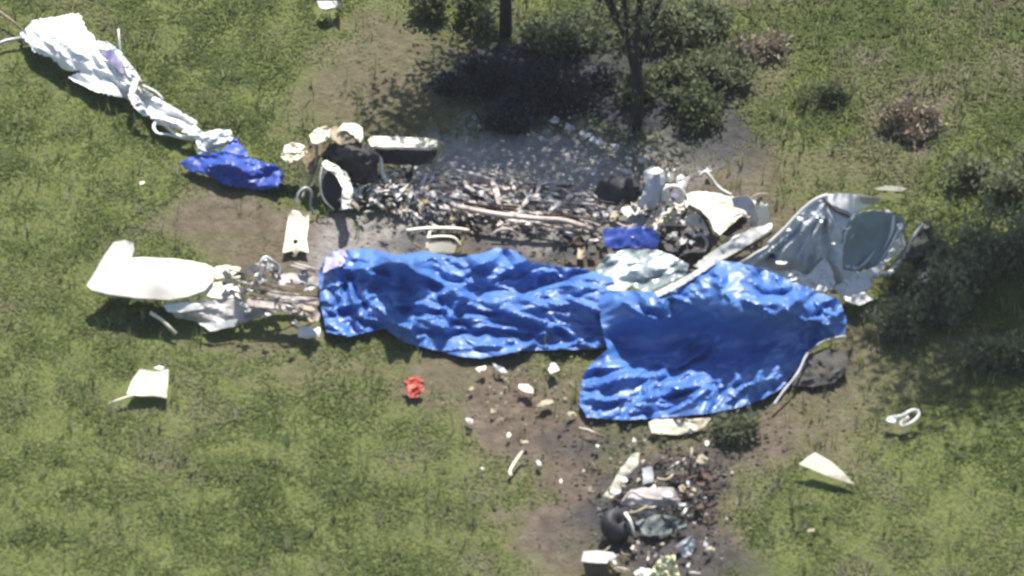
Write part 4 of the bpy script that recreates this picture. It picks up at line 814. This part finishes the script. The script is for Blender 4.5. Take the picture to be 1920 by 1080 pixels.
def bush(name, px, py, label, rx, ry, h, n, seed, size=.08, tone0=.45, cat='bush', m=None, per=7, stems=9, group=None, up=.5):
    r = random.Random(seed); t = thing(name, px, py, 0, label, cat, group); B = t.location; tips = []
    bm = bmesh.new(); cl = [(r.uniform(-.8, .8)*rx, r.uniform(-.8, .8)*ry, r.uniform(.45, 1.1), r.uniform(.3, .6)) for i in range(5)]
    for i in range(stems):
        cx, cy, hh, sp = r.choice(cl); a = r.uniform(0, 6.28); d = math.sqrt(r.random())*sp
        o_ = B+Vector((cx+math.cos(a)*rx*d*.4, cy+math.sin(a)*ry*d*.4, -.03)); e = B+Vector((cx+math.cos(a)*rx*d, cy+math.sin(a)*ry*d, h*hh*r.uniform(.5, 1)))
        mid = o_.lerp(e, .5)+Vector((0, 0, .06)); sweep(bm, [o_, mid, e], [.014, .01, .004], 4)
        for k in range(n): tips.append(o_.lerp(e, r.uniform(.15, 1.1))+Vector((r.gauss(0, rx*.12), r.gauss(0, ry*.12), r.gauss(0, h*.08))))
    bmesh.ops.recalc_face_normals(bm, faces=bm.faces); tag(link('stems', bm, BARK, t), kind='stuff')
    for p in tips: p.z = max(.03, p.z)
    leaves('foliage', tips, size, t, m or LEAF, per, .07, -up, tone0); return t
SHADOWL = blade_material('shadow_dark_leaves', [(0, (.025, .03, .035)), (.6, (.055, .062, .068)), (1, (.11, .115, .12))], .1)  # near-black leaves for bushes added as the deep tree shadow
DRYL = blade_material('dry_leaves', [(0, (.09, .075, .055)), (.5, (.2, .165, .12)), (1, (.32, .27, .2))], .2)
bush('dry_bush', 1702, 235, 'brown dried bush standing in the green grass at upper right', .42, .34, .36, 15, 3, .10, .9, m=DRYL, stems=20, up=1)
bush('dark_bush', 1540, 195, 'small dark green bush left of the dried brown bush', .3, .2, .26, 16, 5, .08, .4, stems=10)
bush('leafy_bush', 1280, 75, 'leafy green bush at the top edge right of the slim tree', .7, .45, .7, 18, 6, .12, .95, stems=24, up=1.2)
bush('leafy_bush', 1350, 150, 'wide grey green bush at the right rim of the dark ground', .5, .4, .45, 16, 16, .11, .9, stems=18, up=1.2)
bush('low_bush', 1075, 80, 'pale low bush between the two dark trees', .8, .4, .5, 16, 7, .11, 1.05, stems=22, up=1.2)
bush('low_bush', 860, 40, 'grey green bush left of the wider tree', .6, .4, .45, 16, 27, .11, .8, stems=18, up=1.2)
bush('shadow_bush', 905, 165, 'added shadow-black bush below the wider tree, nearest the bare soil', .55, .4, .26, 9, 17, .1, .3, m=SHADOWL, stems=18, up=1)
bush('shadow_bush', 1010, 175, 'added shadow-black bush in the middle of the dark ground', .65, .5, .28, 10, 18, .1, .25, m=SHADOWL, stems=20, up=1)
bush('shadow_bush', 1110, 170, 'added shadow-black bush beside the slim tree trunk', .55, .4, .26, 9, 19, .1, .4, m=SHADOWL, stems=18, up=1)
bush('shadow_bush', 945, 225, 'low added shadow-black bush lowest on the dark ground, left of the pale scraps', .6, .3, .18, 8, 37, .1, .45, m=SHADOWL, stems=18, up=1)
bush('low_bush', 1300, 225, 'dark grey green bush on the dark rim right of the slim tree', .7, .5, .4, 14, 38, .11, .6, stems=22, up=1.2)
bush('low_bush', 1235, 170, 'grey green scrub right behind the slim tree trunk', .5, .4, .4, 12, 39, .11, .7, stems=18, up=1.2)
bush('leafy_bush', 1870, 340, 'light green bush at the right edge above the shaded ones', .7, .5, .5, 12, 58, .11, 1., stems=20, up=1.2)
bush('shaded_bush', 1890, 465, 'bush in the shade highest up at the right edge', .8, .6, .75, 15, 48, .11, 1.10, stems=28, up=1)
bush('shaded_bush', 1775, 480, 'bush in the shade behind the mangled dark fitting', .5, .4, .5, 13, 49, .1, 1.15, stems=20, up=1)
bush('shaded_bush', 1735, 605, 'dark bush in the shade nearest to the fuselage nose', .6, .5, .5, 15, 8, .1, 1.15, stems=24, up=1)
bush('shaded_bush', 1840, 560, 'tall dark bush in the shade farther back at the right edge', .8, .6, .75, 16, 28, .11, 1.05, stems=30, up=1)
bush('shaded_bush', 1895, 680, 'dark bush in the shade lowest at the right edge', .7, .4, .5, 14, 29, .1, 1.05, stems=24, up=1)
bush('grass_tussock', 1392, 812, 'green tussock growing in front of the tarpaulin on soil', .3, .18, .26, 20, 9, .1, 1., cat='plant', stems=12, up=1)
bush('yellow_weed', 1690, 545, 'yellowish weed growing in front of the torn white rim', .3, .25, .36, 20, 10, .09, .95, cat='plant', stems=12, up=1)
bush('singed_bush', 1420, 110, 'olive bush with tan tips above the dark ground', .4, .3, .3, 12, 11, .09, .95, m=DRYL, stems=14, up=1)
grow_grass()

# ================================================================== thin haze volume added to lift the dark tones
hz = bpy.data.materials.new('thin_haze'); hz.use_nodes = True
n, l = hz.node_tree.nodes, hz.node_tree.links; n.remove(n['Principled BSDF'])
pv = n.new('ShaderNodeVolumePrincipled'); pv.inputs['Color'].default_value = (.93, .95, 1, 1); pv.inputs['Density'].default_value = .0002
l.new(pv.outputs[0], n['Material Output'].inputs['Volume'])
bm = bmesh.new(); bmesh.ops.create_cube(bm, size=1)
bmesh.ops.scale(bm, vec=(1960, 1960, 64), verts=bm.verts); bmesh.ops.translate(bm, vec=(0, 0, 29.5), verts=bm.verts)
tag(link('haze', bm, hz, None, False), kind='stuff')
